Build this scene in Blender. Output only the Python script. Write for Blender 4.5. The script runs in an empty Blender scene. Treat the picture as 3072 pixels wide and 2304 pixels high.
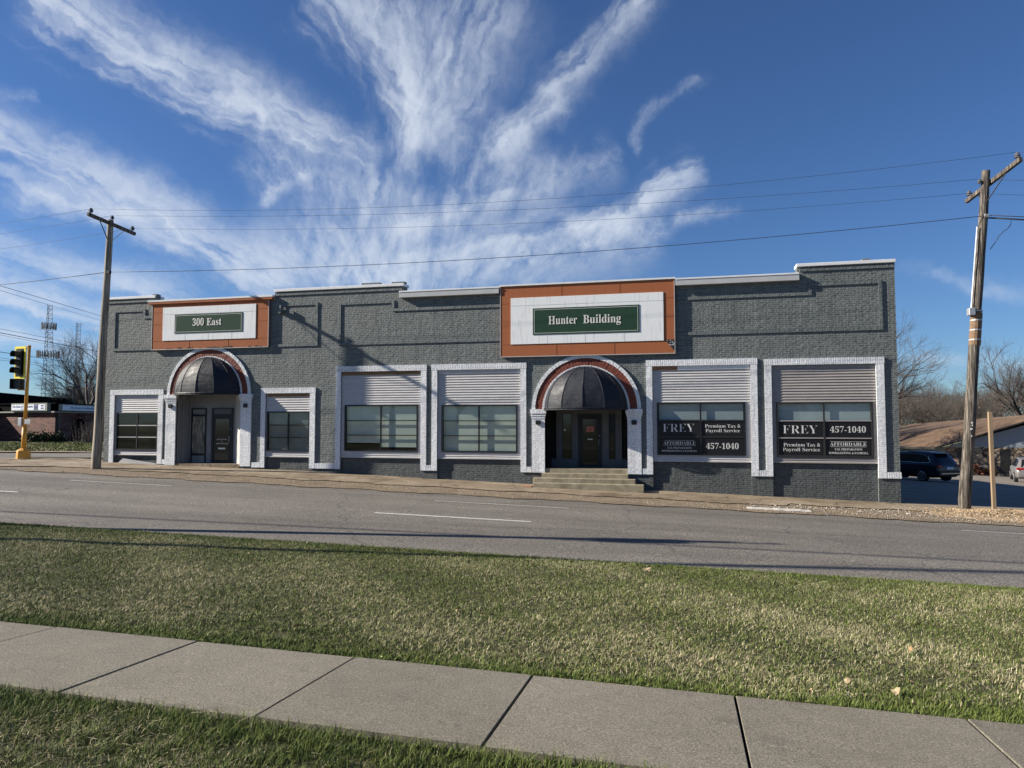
import bpy, bmesh, math, random
import numpy as np
from mathutils import Vector, Matrix
R = math.radians
scene = bpy.context.scene
COL = scene.collection
random.seed(7)
rng = np.random.default_rng(11)

# ------------------------------------------------------------------ camera
cam = bpy.data.cameras.new("camera")
cam.sensor_width = 36.0
cam.lens = 36.0 * 2130.0 / 3072.0
cam.clip_start = 0.05
cam.clip_end = 3000
camo = bpy.data.objects.new("camera", cam)
COL.objects.link(camo)
camo.location = (0, -25.65, 1.6)
camo.rotation_euler = (R(90 + 3.05), 0, R(13.6))
scene.camera = camo

# ------------------------------------------------------------------ light
SUN_EL = 27.4
sun_to = Vector((-1.0, -0.22, 0.53)).normalized()
SUN_AZ = math.atan2(sun_to.x, sun_to.y)          # clockwise from +Y
sl = bpy.data.lights.new("sun", 'SUN')
sl.energy = 5.0
sl.angle = R(0.53)
sl.color = (1.0, 0.92, 0.80)
so = bpy.data.objects.new("sun", sl)
so.rotation_euler = sun_to.to_track_quat('Z', 'Y').to_euler()
so.location = (-60, -20, 60)
COL.objects.link(so)
scene.view_settings.view_transform = 'Standard'
scene.view_settings.look = 'None'
scene.view_settings.exposure = 1.0
scene.view_settings.gamma = 1
scene.view_settings.use_curve_mapping = False
scene.cycles.max_bounces = 6
scene.cycles.transparent_max_bounces = 16
scene.cycles.use_denoising = True

world = bpy.data.worlds.new("World")
scene.world = world
world.use_nodes = True
wt = world.node_tree
wn, wl = wt.nodes, wt.links
for n in list(wn): wn.remove(n)
def W(t, **kw):
    n = wn.new(t)
    for k, v in kw.items(): setattr(n, k, v)
    return n
def wm(op, a, b=None, c=None):
    n = wn.new('ShaderNodeMath'); n.operation = op
    for i, v in enumerate((a, b, c)):
        if v is None: continue
        if isinstance(v, (int, float)): n.inputs[i].default_value = v
        else: wl.new(v, n.inputs[i])
    return n.outputs[0]
sky = W('ShaderNodeTexSky', sky_type='NISHITA')
sky.sun_disc = False
sky.sun_elevation = R(SUN_EL)
sky.sun_rotation = SUN_AZ
sky.altitude = 120
sky.air_density = 1.0
sky.dust_density = 0.1
sky.ozone_density = 1.6
tc = W('ShaderNodeTexCoord')
sep = W('ShaderNodeSeparateXYZ'); wl.new(tc.outputs['Generated'], sep.inputs[0])
az = wm('MULTIPLY', wm('ARCTAN2', sep.outputs[0], sep.outputs[1]), 57.29578)
el = wm('MULTIPLY', wm('ARCSINE', sep.outputs[2]), 57.29578)
# fibres run along rays out of the place where the cirrus bands meet
dx = wm('ADD', az, 22.0); dy = wm('SUBTRACT', el, 3.0)
ang = wm('ARCTAN2', dx, dy); rad = wm('SQRT', wm('ADD', wm('MULTIPLY', dx, dx), wm('MULTIPLY', dy, dy)))
base = W('ShaderNodeCombineXYZ'); wl.new(az, base.inputs[0]); wl.new(el, base.inputs[1])
warp = W('ShaderNodeTexNoise'); warp.inputs['Scale'].default_value = 0.22; warp.inputs['Detail'].default_value = 4.0; warp.inputs['Roughness'].default_value = 0.6
wl.new(base.outputs[0], warp.inputs['Vector'])
wsub = W('ShaderNodeVectorMath', operation='SUBTRACT'); wl.new(warp.outputs['Color'], wsub.inputs[0]); wsub.inputs[1].default_value = (0.5, 0.5, 0.5)
wsc = W('ShaderNodeVectorMath', operation='SCALE'); wl.new(wsub.outputs[0], wsc.inputs[0]); wsc.inputs['Scale'].default_value = 2.8
wad = W('ShaderNodeVectorMath', operation='ADD'); wl.new(base.outputs[0], wad.inputs[0]); wl.new(wsc.outputs[0], wad.inputs[1])
warp2 = W('ShaderNodeTexNoise'); warp2.inputs['Scale'].default_value = 1.1; warp2.inputs['Detail'].default_value = 7.0; warp2.inputs['Roughness'].default_value = 0.68
wl.new(base.outputs[0], warp2.inputs['Vector'])
ws2 = W('ShaderNodeVectorMath', operation='SUBTRACT'); wl.new(warp2.outputs['Color'], ws2.inputs[0]); ws2.inputs[1].default_value = (0.5, 0.5, 0.5)
wc2 = W('ShaderNodeVectorMath', operation='SCALE'); wl.new(ws2.outputs[0], wc2.inputs[0]); wc2.inputs['Scale'].default_value = .85
wa2 = W('ShaderNodeVectorMath', operation='ADD'); wl.new(wad.outputs[0], wa2.inputs[0]); wl.new(wc2.outputs[0], wa2.inputs[1])
PTS = wa2.outputs[0]
STREAKS = [(-48.74, 27.1, -33.61, 23.24, 0.29, 1.21, 1.39, 0.85), (-34.29, 23.46, -24.54, 20.57, -0.06, 1.16, 0.64, 0.8), (-33.59, 22.15, -25.06, 17.66, -0.61, 2.02, 1.16, 0.32), (-28.88, 31.11, -21.42, 23.55, 1.54, 1.73, 1.3, 0.6), (-21.49, 31.79, -21.21, 20.92, -0.09, 3.18, 1.44, 0.42), (-14.6, 32.6, -20.27, 20.96, 0.3, 2.89, 1.3, 0.42), (-21.24, 24.85, -22.69, 19.5, 0.16, 1.1, 0.81, 0.45), (-1.67, 31.47, -10.78, 24.37, -0.4, 0.75, 0.98, 0.5), (-10.01, 24.84, -15.73, 20.74, 0.16, 0.87, 0.46, 0.6), (2.22, 25.45, -3.83, 21.14, -1.37, 0.3, 0.35, 0.26), (1.4, 18.94, -8.54, 15.47, 0.53, 0.87, 0.64, 0.6), (-0.75, 18.6, -3.32, 16.69, -0.4, 0.87, 0.75, 0.45), (-7.41, 16.15, -24.26, 11.73, 0.32, 0.75, 1.3, 0.45), (3.46, 15.9, -17.59, 11.53, -0.82, 0.35, 0.72, 0.35), (-51.46, 19.57, -41.69, 15.84, 0.07, 0.75, 1.1, 0.75), (-42.29, 16.22, -31.32, 9.98, 0.13, 1.21, 1.73, 0.7), (-50.86, 16.36, -40.75, 14.21, -0.11, 0.46, 0.69, 0.6), (-49.57, 14.44, -38.58, 13.16, 0.34, 0.4, 0.87, 0.45), (-51.18, 11.55, -37.86, 8.88, -0.08, 1.04, 0.87, 0.6), (-51.09, 8.92, -41.46, 6.97, 0.03, 0.75, 0.64, 0.65), (-51.02, 6.57, -42.56, 4.29, 0.32, 0.64, 0.58, 0.55), (-50.53, 20.62, -48.13, 21.19, 0.14, 0.46, 0.35, 0.25), (-22.87, 19.15, -25.69, 9.87, 0.56, 3.18, 3.47, 0.42), (-13.45, 18.35, -23.56, 14.96, -0.02, 0.58, 0.87, 0.4), (-29.03, 19.07, -33.47, 16.33, -0.24, 0.4, 0.29, 0.35), (-30.73, 15.9, -17.59, 10.07, -0.54, 1.73, 1.73, 0.3), (-5.14, 20.54, -13.07, 17.3, 0.02, 1.16, 1.16, 0.22), (-12.0, 22.0, -20.0, 12.0, 0.5, 3.2, 3.6, 0.28), (-35.0, 13.0, -24.0, 11.0, 0.2, 2.4, 3.0, 0.3), (-2.0, 14.5, -14.0, 11.5, 0.1, 1.6, 2.0, 0.28), (15.18, 10.65, 22.87, 8.45, 0.27, 0.29, 0.46, 0.14), (15.3, 4.29, 23.19, 3.33, 0.17, 0.4, 0.4, 0.18)]
fv = W('ShaderNodeCombineXYZ'); wl.new(wm('MULTIPLY', ang, 7.0), fv.inputs[0]); wl.new(wm('MULTIPLY', rad, 0.16), fv.inputs[1]); wl.new(wm('MULTIPLY', warp.outputs['Fac'], 2.5), fv.inputs[2])
fib = W('ShaderNodeTexNoise'); fib.inputs['Scale'].default_value = 1.1; fib.inputs['Detail'].default_value = 5.0; fib.inputs['Roughness'].default_value = 0.62
wl.new(fv.outputs[0], fib.inputs['Vector'])
fib_out = fib.outputs['Fac']
total = None
for SI, (x0, y0, x1, y1, b, w0, w1, amp) in enumerate(STREAKS):
    L = math.hypot(x1 - x0, y1 - y0); tx, ty = (x1 - x0) / L, (y1 - y0) / L
    sb = W('ShaderNodeVectorMath', operation='SUBTRACT'); wl.new(PTS, sb.inputs[0]); sb.inputs[1].default_value = (x0, y0, 0)
    d1 = W('ShaderNodeVectorMath', operation='DOT_PRODUCT'); wl.new(sb.outputs[0], d1.inputs[0]); d1.inputs[1].default_value = (tx / L, ty / L, 0)
    d2 = W('ShaderNodeVectorMath', operation='DOT_PRODUCT'); wl.new(sb.outputs[0], d2.inputs[0]); d2.inputs[1].default_value = (-ty, tx, 0)
    s = d1.outputs['Value']; t = d2.outputs['Value']
    arc = wm('MULTIPLY', wm('MULTIPLY', s, wm('SUBTRACT', 1.0, s)), 4 * b)
    d = wm('DIVIDE', wm('SUBTRACT', t, arc), wm('MULTIPLY_ADD', s, (w1 - w0) * 1.25, w0 * 1.25))
    if amp >= .4:
        cv = W('ShaderNodeCombineXYZ'); wl.new(wm('MULTIPLY', s, L * .16), cv.inputs[0]); wl.new(wm('MULTIPLY', t, .95), cv.inputs[1]); cv.inputs[2].default_value = SI * 3.7
        nn = W('ShaderNodeTexNoise'); nn.inputs['Scale'].default_value = 1.25; nn.inputs['Detail'].default_value = 3.0; nn.inputs['Roughness'].default_value = 0.5; nn.inputs['Distortion'].default_value = .0
        wl.new(cv.outputs[0], nn.inputs['Vector']); nf = nn.outputs['Fac']
    else: nf = fib_out
    d = wm('ADD', d, wm('MULTIPLY_ADD', nf, 2.0, -1.0))
    g = wm('EXPONENT', wm('MULTIPLY', wm('MULTIPLY', d, d), -1.0))
    q = wm('MULTIPLY_ADD', s, 2.0, -1.0)                      # ends fade
    q2 = wm('MULTIPLY', q, q)
    e = W('ShaderNodeMapRange', interpolation_type='SMOOTHSTEP'); wl.new(q2, e.inputs[0])
    e.inputs[1].default_value = 0.55; e.inputs[2].default_value = 1.35; e.inputs[3].default_value = amp; e.inputs[4].default_value = 0.0
    k_ = W('ShaderNodeMapRange'); wl.new(nf, k_.inputs[0]); k_.inputs[1].default_value = .3; k_.inputs[2].default_value = .68; k_.inputs[3].default_value = .25; k_.inputs[4].default_value = 1.7
    m = wm('MULTIPLY', wm('MULTIPLY', g, k_.outputs[0]), e.outputs[0])
    total = m if total is None else wm('ADD', total, m)
# clear the slots behind the viewer: streak formulas only hold in front
front = W('ShaderNodeMapRange', interpolation_type='SMOOTHSTEP'); wl.new(wm('ABSOLUTE', wm('ADD', az, 12.0)), front.inputs[0])
front.inputs[1].default_value = 62; front.inputs[2].default_value = 80; front.inputs[3].default_value = 1; front.inputs[4].default_value = 0
fine = W('ShaderNodeTexNoise'); fine.inputs['Scale'].default_value = 0.55; fine.inputs['Detail'].default_value = 6.0; fine.inputs['Roughness'].default_value = 0.5; fine.inputs['Distortion'].default_value = 0.6
wl.new(PTS, fine.inputs['Vector'])
tex = wm('ADD', wm('MULTIPLY', fib.outputs['Fac'], 1.55), wm('MULTIPLY', fine.outputs['Fac'], 1.1))
texr = W('ShaderNodeMapRange'); wl.new(tex, texr.inputs[0]); texr.inputs[1].default_value = 0.95; texr.inputs[2].default_value = 1.75; texr.inputs[3].default_value = 0.55; texr.inputs[4].default_value = 1.7
cl = wm('MULTIPLY', wm('MULTIPLY', total, texr.outputs[0]), front.outputs[0])
cl = wm('SUBTRACT', 1.0, wm('EXPONENT', wm('MULTIPLY', cl, -.92)))   # thin cloud: 1-exp(-tau)
clampn = W('ShaderNodeClamp'); wl.new(cl, clampn.inputs[0]); clampn.inputs[1].default_value = 0; clampn.inputs[2].default_value = 0.93
tint = W('ShaderNodeMix', data_type='RGBA', blend_type='MULTIPLY'); tint.inputs[0].default_value = 1.0
wl.new(sky.outputs[0], tint.inputs[6]); tint.inputs[7].default_value = (.47, .69, 1.04, 1)
mixc = W('ShaderNodeMix', data_type='RGBA'); wl.new(clampn.outputs[0], mixc.inputs[0])
wl.new(tint.outputs[2], mixc.inputs[6]); mixc.inputs[7].default_value = (7.0, 7.7, 8.8, 1)
bg = W('ShaderNodeBackground'); bg.inputs[1].default_value = 0.05
wl.new(mixc.outputs[2], bg.inputs[0])
wo = W('ShaderNodeOutputWorld'); wl.new(bg.outputs[0], wo.inputs[0])
world.cycles.sampling_method = 'MANUAL'; world.cycles.sample_map_resolution = 256

# ------------------------------------------------------------------ materials
def mat(name, color=(.5, .5, .5), rough=.7, metal=0.0, spec=0.4):
    m = bpy.data.materials.new(name); m.use_nodes = True
    b = m.node_tree.nodes['Principled BSDF']
    b.inputs['Base Color'].default_value = (*color, 1); b.inputs['Roughness'].default_value = rough
    b.inputs['Metallic'].default_value = metal; b.inputs['Specular IOR Level'].default_value = spec
    m['n'] = 0
    return m
class NT:
    def __init__(s, m): s.m = m; s.t = m.node_tree; s.b = s.t.nodes['Principled BSDF']; s.n = s.t.nodes; s.l = s.t.links
    def new(s, t, **kw):
        n = s.n.new(t)
        for k, v in kw.items(): setattr(n, k, v)
        return n
    def pos(s): 
        g = s.new('ShaderNodeTexCoord'); return g.outputs['Object']
    def noise(s, vec, scale, detail=4, rough=.55, dist=0.0):
        n = s.new('ShaderNodeTexNoise'); n.inputs['Scale'].default_value = scale; n.inputs['Detail'].default_value = detail
        n.inputs['Roughness'].default_value = rough; n.inputs['Distortion'].default_value = dist
        if vec is not None: s.l.new(vec, n.inputs['Vector'])
        return n.outputs['Fac']
    def scale(s, vec, v):
        n = s.new('ShaderNodeMapping'); n.inputs['Scale'].default_value = v; s.l.new(vec, n.inputs[0]); return n.outputs[0]
    def ramp(s, f, stops):
        n = s.new('ShaderNodeValToRGB'); s.l.new(f, n.inputs[0]); e = n.color_ramp.elements
        while len(e) < len(stops): e.new(0.5)
        for i, (p, c) in enumerate(stops): e[i].position = p; e[i].color = (*c, 1) if len(c) == 3 else c
        return n.outputs[0]
    def mix(s, f, a, b, mode='MIX'):
        n = s.new('ShaderNodeMix', data_type='RGBA', blend_type=mode)
        for i, v in ((0, f), (6, a), (7, b)):
            if isinstance(v, (int, float)): n.inputs[i].default_value = v
            elif isinstance(v, tuple): n.inputs[i].default_value = (*v, 1)
            else: s.l.new(v, n.inputs[i])
        return n.outputs[2]
    def math(s, op, a, b=None):
        n = s.new('ShaderNodeMath', operation=op)
        for i, v in enumerate((a, b)):
            if v is None: continue
            if isinstance(v, (int, float)): n.inputs[i].default_value = v
            else: s.l.new(v, n.inputs[i])
        return n.outputs[0]
    def bump(s, h, strength=.3, dist=.01, normal=None):
        n = s.new('ShaderNodeBump'); n.inputs['Strength'].default_value = strength; n.inputs['Distance'].default_value = dist
        s.l.new(h, n.inputs['Height'])
        if normal is not None: s.l.new(normal, n.inputs['Normal'])
        return n.outputs[0]
    def color(s, c): s.l.new(c, s.b.inputs['Base Color'])
    def normal(s, c): s.l.new(c, s.b.inputs['Normal'])
    def rough(s, c): s.l.new(c, s.b.inputs['Roughness'])
    def wallvec(s, vertical=False):
        p = s.pos(); sp = s.new('ShaderNodeSeparateXYZ'); s.l.new(p, sp.inputs[0])
        c = s.new('ShaderNodeCombineXYZ'); xy = s.math('ADD', sp.outputs[0], sp.outputs[1])
        if vertical: s.l.new(sp.outputs[2], c.inputs[0]); s.l.new(xy, c.inputs[1])
        else: s.l.new(xy, c.inputs[0]); s.l.new(sp.outputs[2], c.inputs[1])
        return c.outputs[0]

def brick_mat(name, c1, c2, mortar, bw=.21, bh=.071, ms=.011, vertical=False, rough=.75, bumpd=.012, stain=None, wob=.012, blot=.35, lump=1.0):
    m = mat(name, c1, rough); t = NT(m); v = t.wallvec(vertical)
    nz = t.new('ShaderNodeTexNoise'); nz.inputs['Scale'].default_value = 2.2; nz.inputs['Detail'].default_value = 3; t.l.new(v, nz.inputs['Vector'])
    sub = t.new('ShaderNodeVectorMath', operation='SCALE'); t.l.new(nz.outputs['Color'], sub.inputs[0]); sub.inputs['Scale'].default_value = wob * 2
    ad = t.new('ShaderNodeVectorMath', operation='ADD'); t.l.new(v, ad.inputs[0]); t.l.new(sub.outputs[0], ad.inputs[1])
    br = t.new('ShaderNodeTexBrick'); t.l.new(ad.outputs[0], br.inputs['Vector'])
    br.inputs['Color1'].default_value = (*c1, 1); br.inputs['Color2'].default_value = (*c2, 1); br.inputs['Mortar'].default_value = (*mortar, 1)
    br.inputs['Scale'].default_value = 1; br.inputs['Mortar Size'].default_value = ms; br.inputs['Mortar Smooth'].default_value = .3
    br.inputs['Brick Width'].default_value = bw; br.inputs['Row Height'].default_value = bh; br.inputs['Bias'].default_value = 0
    n1 = t.noise(v, .7, 5, .6); n2 = t.noise(v, 14, 5, .7)
    col = t.mix(t.math('MULTIPLY', t.math('SUBTRACT', n1, .35), blot * 2.2), br.outputs['Color'], stain or tuple(x * .62 for x in c1))
    col = t.mix(.5, col, t.ramp(n2, [(.3, (.45,) * 3), (.7, (1.55,) * 3)]), 'MULTIPLY')
    run = t.noise(t.scale(v, (1.6, .16, 1)), 2.0, 5, .65); col = t.mix(.75, col, t.ramp(run, [(.36, (.80, .80, .82)), (.55, (1.06,) * 3), (.72, (1.16,) * 3)]), 'MULTIPLY')
    t.color(col)
    # each brick sits at its own depth; paint is lumpy
    cell = t.new('ShaderNodeTexBrick'); t.l.new(ad.outputs[0], cell.inputs['Vector'])
    cell.inputs['Color1'].default_value = (.35, .35, .35, 1); cell.inputs['Color2'].default_value = (1, 1, 1, 1); cell.inputs['Mortar'].default_value = (0, 0, 0, 1)
    for k, x in (('Scale', 1), ('Mortar Size', ms), ('Mortar Smooth', .5), ('Brick Width', bw), ('Row Height', bh)): cell.inputs[k].default_value = x
    b1 = t.bump(cell.outputs['Color'], .65, bumpd)
    b2 = t.bump(t.noise(v, 7, 3, .55), .5 * lump, .04, b1)
    t.normal(t.bump(n2, .3 * lump, .01, b2))
    return m

M = {}
M['brick_gray'] = brick_mat('brick_gray', (.085, .098, .098), (.150, .167, .163), (.178, .196, .188), ms=.012, stain=(.06, .07, .08), bumpd=.016)
M['brick_base'] = brick_mat('brick_base', (.048, .056, .057), (.085, .096, .096), (.10, .112, .11), ms=.011, stain=(.038, .042, .046), bumpd=.016)
M['soldier_gray'] = brick_mat('soldier_gray', (.12, .14, .14), (.17, .19, .187), (.09, .105, .11), vertical=True, bw=.3, stain=(.07, .08, .09))
M['brick_white'] = brick_mat('brick_white', (.68, .70, .71), (.78, .79, .80), (.60, .62, .64), rough=.6, blot=.2, stain=(.55, .57, .62), bumpd=.007, lump=.55)
M['soldier_white'] = brick_mat('soldier_white', (.68, .70, .71), (.78, .79, .80), (.42, .44, .47), ms=.012, vertical=True, bw=.3, rough=.6, blot=.2, stain=(.55, .57, .62), lump=.45)
M['brick_red'] = brick_mat('brick_red', (.135, .03, .018), (.17, .04, .025), (.07, .02, .015), vertical=True, bw=.3, blot=.4)
M['bank_brick'] = brick_mat('bank_brick', (.07, .02, .013), (.20, .085, .06), (.10, .06, .045), bw=.42, bh=.14, blot=.6)

def noisy(name, c1, c2, scale=3, rough=.7, bump=0, bscale=40, metal=0, detail=5, spec=.4, stretch=(1, 1, 1)):
    m = mat(name, c1, rough, metal, spec); t = NT(m); v = t.scale(t.pos(), stretch)
    t.color(t.ramp(t.noise(v, scale, detail, .62), [(.3, c1), (.7, c2)]))
    if bump: t.normal(t.bump(t.noise(v, bscale, 5, .6), .6, bump))
    return m
M['white_metal'] = noisy('white_metal', (.68, .69, .7), (.8, .8, .8), 5, .45)
M['siding_white'] = noisy('siding_white', (.43, .42, .415), (.53, .52, .51), 2.5, .5, stretch=(1, 1, 3))
M['siding_tan'] = noisy('siding_tan', (.285, .262, .245), (.34, .315, .295), 2.5, .55, stretch=(1, 1, 3))
M['fascia_gray'] = noisy('fascia_gray', (.42, .43, .44), (.5, .5, .5), 3, .5)
M['black_metal'] = mat('black_metal', (.012, .013, .015), .4)
M['dark_bronze'] = mat('dark_bronze', (.03, .028, .026), .4)
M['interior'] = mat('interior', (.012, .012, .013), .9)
M['panel_dark'] = noisy('panel_dark', (.10, .105, .115), (.13, .135, .145), 3, .6)
M['panel_grey'] = noisy('panel_grey', (.20, .205, .215), (.26, .265, .275), 3, .6)
M['wood_old'] = noisy('wood_old', (.12, .07, .04), (.24, .16, .1), 4, .8, stretch=(1, 4, 14))
M['rust'] = noisy('rust', (.2, .09, .04), (.35, .22, .14), 8, .8)
# awning: dark vinyl with a dull sheen, dusty
m = M['awning'] = mat('awning', (.02, .022, .028), .6, spec=.35); t = NT(m)
n = t.noise(t.pos(), 3.5, 4, .6)
t.color(t.ramp(n, [(.3, (.009, .011, .018)), (.75, (.018, .022, .032))]))
t.rough(t.ramp(n, [(.3, (.5,) * 3), (.7, (.68,) * 3)])); t.normal(t.bump(t.noise(t.pos(), 2.2, 3), .5, .05))
# sign paint
def paint(name, c, streaks=.25, peel=0, vlines=0):
    m = mat(name, c, .5); t = NT(m); p = t.pos()
    s1 = t.noise(t.scale(p, (9, 1, .7)), 1.6, 6, .65); n2 = t.noise(p, 1.3, 5, .6)
    col = t.mix(t.math('MULTIPLY', t.math('GREATER_THAN', s1, .58), streaks * .6), c, tuple(x * .55 for x in c))
    col = t.mix(t.math('MULTIPLY', n2, .35), col, tuple(x * .78 for x in c))
    t.color(col); t.b.inputs['Specular IOR Level'].default_value = .15; t.b.inputs['Roughness'].default_value = .7; t.normal(t.bump(t.noise(p, 1.6, 2), .18, .02)); return m
M['sign_orange'] = paint('sign_orange', (.36, .125, .055))
M['sign_white'] = paint('sign_white', (.82, .84, .84), .55)
M['sign_green'] = paint('sign_green', (.022, .058, .038), .2)
M['letter'] = mat('letter', (.72, .71, .66), .4)
M['letter_vinyl'] = mat('letter_vinyl', (.62, .62, .6), .5)
M['vinyl_black'] = mat('vinyl_black', (.008, .008, .009), .45)
# thin glass pane
def glass(name, tint=(.8, .85, .85), refl=1.0):
    m = bpy.data.materials.new(name); m.use_nodes = True; nt = m.node_tree
    for n in list(nt.nodes): nt.nodes.remove(n)
    o = nt.nodes.new('ShaderNodeOutputMaterial'); mx = nt.nodes.new('ShaderNodeMixShader'); tr = nt.nodes.new('ShaderNodeBsdfTransparent'); gl = nt.nodes.new('ShaderNodeBsdfGlossy')
    fr = nt.nodes.new('ShaderNodeLayerWeight'); fr.inputs[0].default_value = .5; pw_ = nt.nodes.new('ShaderNodeMath'); pw_.operation = 'POWER'; pw_.inputs[1].default_value = 5; mu = nt.nodes.new('ShaderNodeMath'); mu.operation = 'MULTIPLY_ADD'
    mu.inputs[1].default_value = .9 * refl; mu.inputs[2].default_value = .08
    gl.inputs['Roughness'].default_value = .02; tr.inputs[0].default_value = (*tint, 1)
    bp = nt.nodes.new('ShaderNodeBump'); nz = nt.nodes.new('ShaderNodeTexNoise'); nz.inputs['Scale'].default_value = 1.2; nz.inputs['Detail'].default_value = 1
    bp.inputs['Strength'].default_value = .12; bp.inputs['Distance'].default_value = .02
    nt.links.new(nz.outputs['Fac'], bp.inputs['Height']); nt.links.new(bp.outputs[0], gl.inputs['Normal'])
    nt.links.new(fr.outputs['Facing'], pw_.inputs[0]); nt.links.new(pw_.outputs[0], mu.inputs[0]); nt.links.new(mu.outputs[0], mx.inputs[0]); nt.links.new(tr.outputs[0], mx.inputs[1]); nt.links.new(gl.outputs[0], mx.inputs[2])
    nt.links.new(mx.outputs[0], o.inputs[0]); return m
M['glass'] = glass('glass'); M['glass_dark'] = glass('glass_dark', (.35, .36, .36))
M['blind_pale'] = noisy('blind_pale', (.52, .56, .48), (.66, .69, .60), 1.2, .8)
M['blind_blue'] = noisy('blind_blue', (.40, .45, .46), (.50, .55, .56), 1.2, .8)
M['blind_dark'] = noisy('blind_dark', (.05, .047, .043), (.14, .13, .12), 1.4, .8, stretch=(1, 1, 5))
M['film_grey'] = noisy('film_grey', (.16, .18, .175), (.24, .26, .25), 1.4, .7)
M['steel'] = mat('steel', (.55, .55, .56), .35, 1.0)
M['galv'] = noisy('galv', (.4, .42, .44), (.55, .57, .58), 6, .5, metal=.6)
M['wire'] = mat('wire', (.03, .03, .035), .6)
M['porcelain'] = mat('porcelain', (.10, .105, .12), .3)
M['rubber'] = mat('rubber', (.015, .015, .016), .8)
M['yellow'] = mat('yellow', (.85, .72, .03), .5)
M['orange_paint'] = noisy('orange_paint', (.55, .25, .03), (.68, .34, .05), 4, .5, .004, 30)
M['lens_dark'] = mat('lens_dark', (.02, .015, .015), .3)
M['tail_red'] = mat('tail_red', (.25, .01, .01), .2)
M['plate'] = mat('plate', (.7, .7, .72), .5)
M['car_dark'] = mat('car_dark', (.010, .012, .022), .22, .2, .6)
M['car_silver'] = mat('car_silver', (.26, .25, .24), .35, .5)
M['car_glass'] = mat('car_glass', (.01, .012, .014), .06, 0, .7)
M['chrome'] = mat('chrome', (.7, .7, .72), .12, 1.0)
M['poster'] = mat('poster', (.3, .3, .3), .5)
t = NT(M['poster']); v = t.pos(); sp = t.new('ShaderNodeSeparateXYZ'); t.l.new(v, sp.inputs[0])
folds = t.ramp(t.noise(t.scale(v, (1, 1, .22)), 7, 3, .5, 1.2), [(.35, (.05, .045, .035)), (.52, (.17, .16, .13)), (.68, (.34, .33, .28))])
dk = t.mix(t.math('LESS_THAN', t.math('ADD', sp.outputs[2], t.math('MULTIPLY', t.noise(v, 3), .5)), .75), folds, (.06, .055, .035))
hi = t.math('GREATER_THAN', t.math('SUBTRACT', sp.outputs[2], t.math('MULTIPLY', t.math('ADD', sp.outputs[0], 20.6), 1.1)), 1.25)
t.color(t.mix(hi, dk, (.06, .045, .16)))
# wooden poles
m = M['pole_wood'] = mat('pole_wood', (.1, .08, .06), .85); t = NT(m); v = t.scale(t.pos(), (14, 14, .55))
n = t.noise(v, 1.8, 8, .7); t.color(t.ramp(n, [(.40, (.022, .019, .016)), (.5, (.095, .081, .067)), (.62, (.25, .215, .175))])); t.normal(t.bump(n, 1.0, .05))
m = M['pole_wood_pale'] = mat('pole_wood_pale', (.2, .17, .13), .85); t = NT(m); v = t.scale(t.pos(), (14, 14, .4))
n = t.noise(v, 1.6, 6, .65); t.color(t.ramp(n, [(.38, (.09, .075, .058)), (.5, (.26, .225, .175)), (.64, (.42, .37, .30))])); t.normal(t.bump(n, .8, .03))
M['post_wood'] = noisy('post_wood', (.24, .17, .10), (.33, .24, .155), 2, .7, .003, stretch=(10, 10, .6))
# ground materials
m = M['asphalt'] = mat('asphalt', (.15, .15, .15), .85); t = NT(m); v = t.pos()
sp = t.noise(v, 30, 4, .85); sp2 = t.noise(v, 16, 3, .7); bands = t.noise(t.scale(v, (.03, .55, 1)), 1.5, 4, .55); blot = t.noise(v, .5, 5, .6)
c = t.ramp(sp, [(.36, (.035, .032, .030)), (.5, (.134, .123, .107)), (.64, (.33, .30, .26))])
c = t.mix(.6, c, t.ramp(sp2, [(.35, (.78,) * 3), (.65, (1.2,) * 3)]), 'MULTIPLY')
c = t.mix(.85, c, t.ramp(bands, [(.35, (.72, .71, .71)), (.65, (1.16, 1.15, 1.13))]), 'MULTIPLY')
c = t.mix(.6, c, t.ramp(blot, [(.35, (.85,) * 3), (.65, (1.12,) * 3)]), 'MULTIPLY')
vo = t.new('ShaderNodeTexVoronoi', feature='DISTANCE_TO_EDGE'); vo.inputs['Scale'].default_value = .16
wv = t.new('ShaderNodeVectorMath', operation='ADD'); nzc = t.new('ShaderNodeTexNoise'); nzc.inputs['Scale'].default_value = .9; nzc.inputs['Detail'].default_value = 5; t.l.new(v, nzc.inputs['Vector'])
t.l.new(v, wv.inputs[0]); t.l.new(nzc.outputs['Color'], wv.inputs[1]); t.l.new(wv.outputs[0], vo.inputs['Vector'])
crack = t.math('LESS_THAN', vo.outputs['Distance'], .0028)
c = t.mix(t.math('MULTIPLY', crack, .55), c, (.03, .03, .03))
t.color(c); t.normal(t.bump(sp, .5, .012))
m = M['asphalt_lot'] = noisy('asphalt_lot', (.15, .13, .105), (.25, .22, .18), .8, .9, .004, 60)
m = M['concrete_walk'] = mat('concrete_walk', (.3, .28, .25), .85); t = NT(m); v = t.pos()
sp = t.noise(v, 85, 4, .8); md = t.noise(v, 6, 5, .65); lg = t.noise(v, .8, 5, .6)
c = t.ramp(sp, [(.33, (.07, .062, .045)), (.5, (.188, .170, .132)), (.66, (.36, .33, .262))])
c = t.mix(.7, c, t.ramp(md, [(.3, (.86,) * 3), (.7, (1.1,) * 3)]), 'MULTIPLY'); c = t.mix(.8, c, t.ramp(lg, [(.3, (.86, .85, .84)), (.7, (1.1, 1.1, 1.1))]), 'MULTIPLY')
sx = t.new('ShaderNodeSeparateXYZ'); t.l.new(v, sx.inputs[0])
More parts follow.
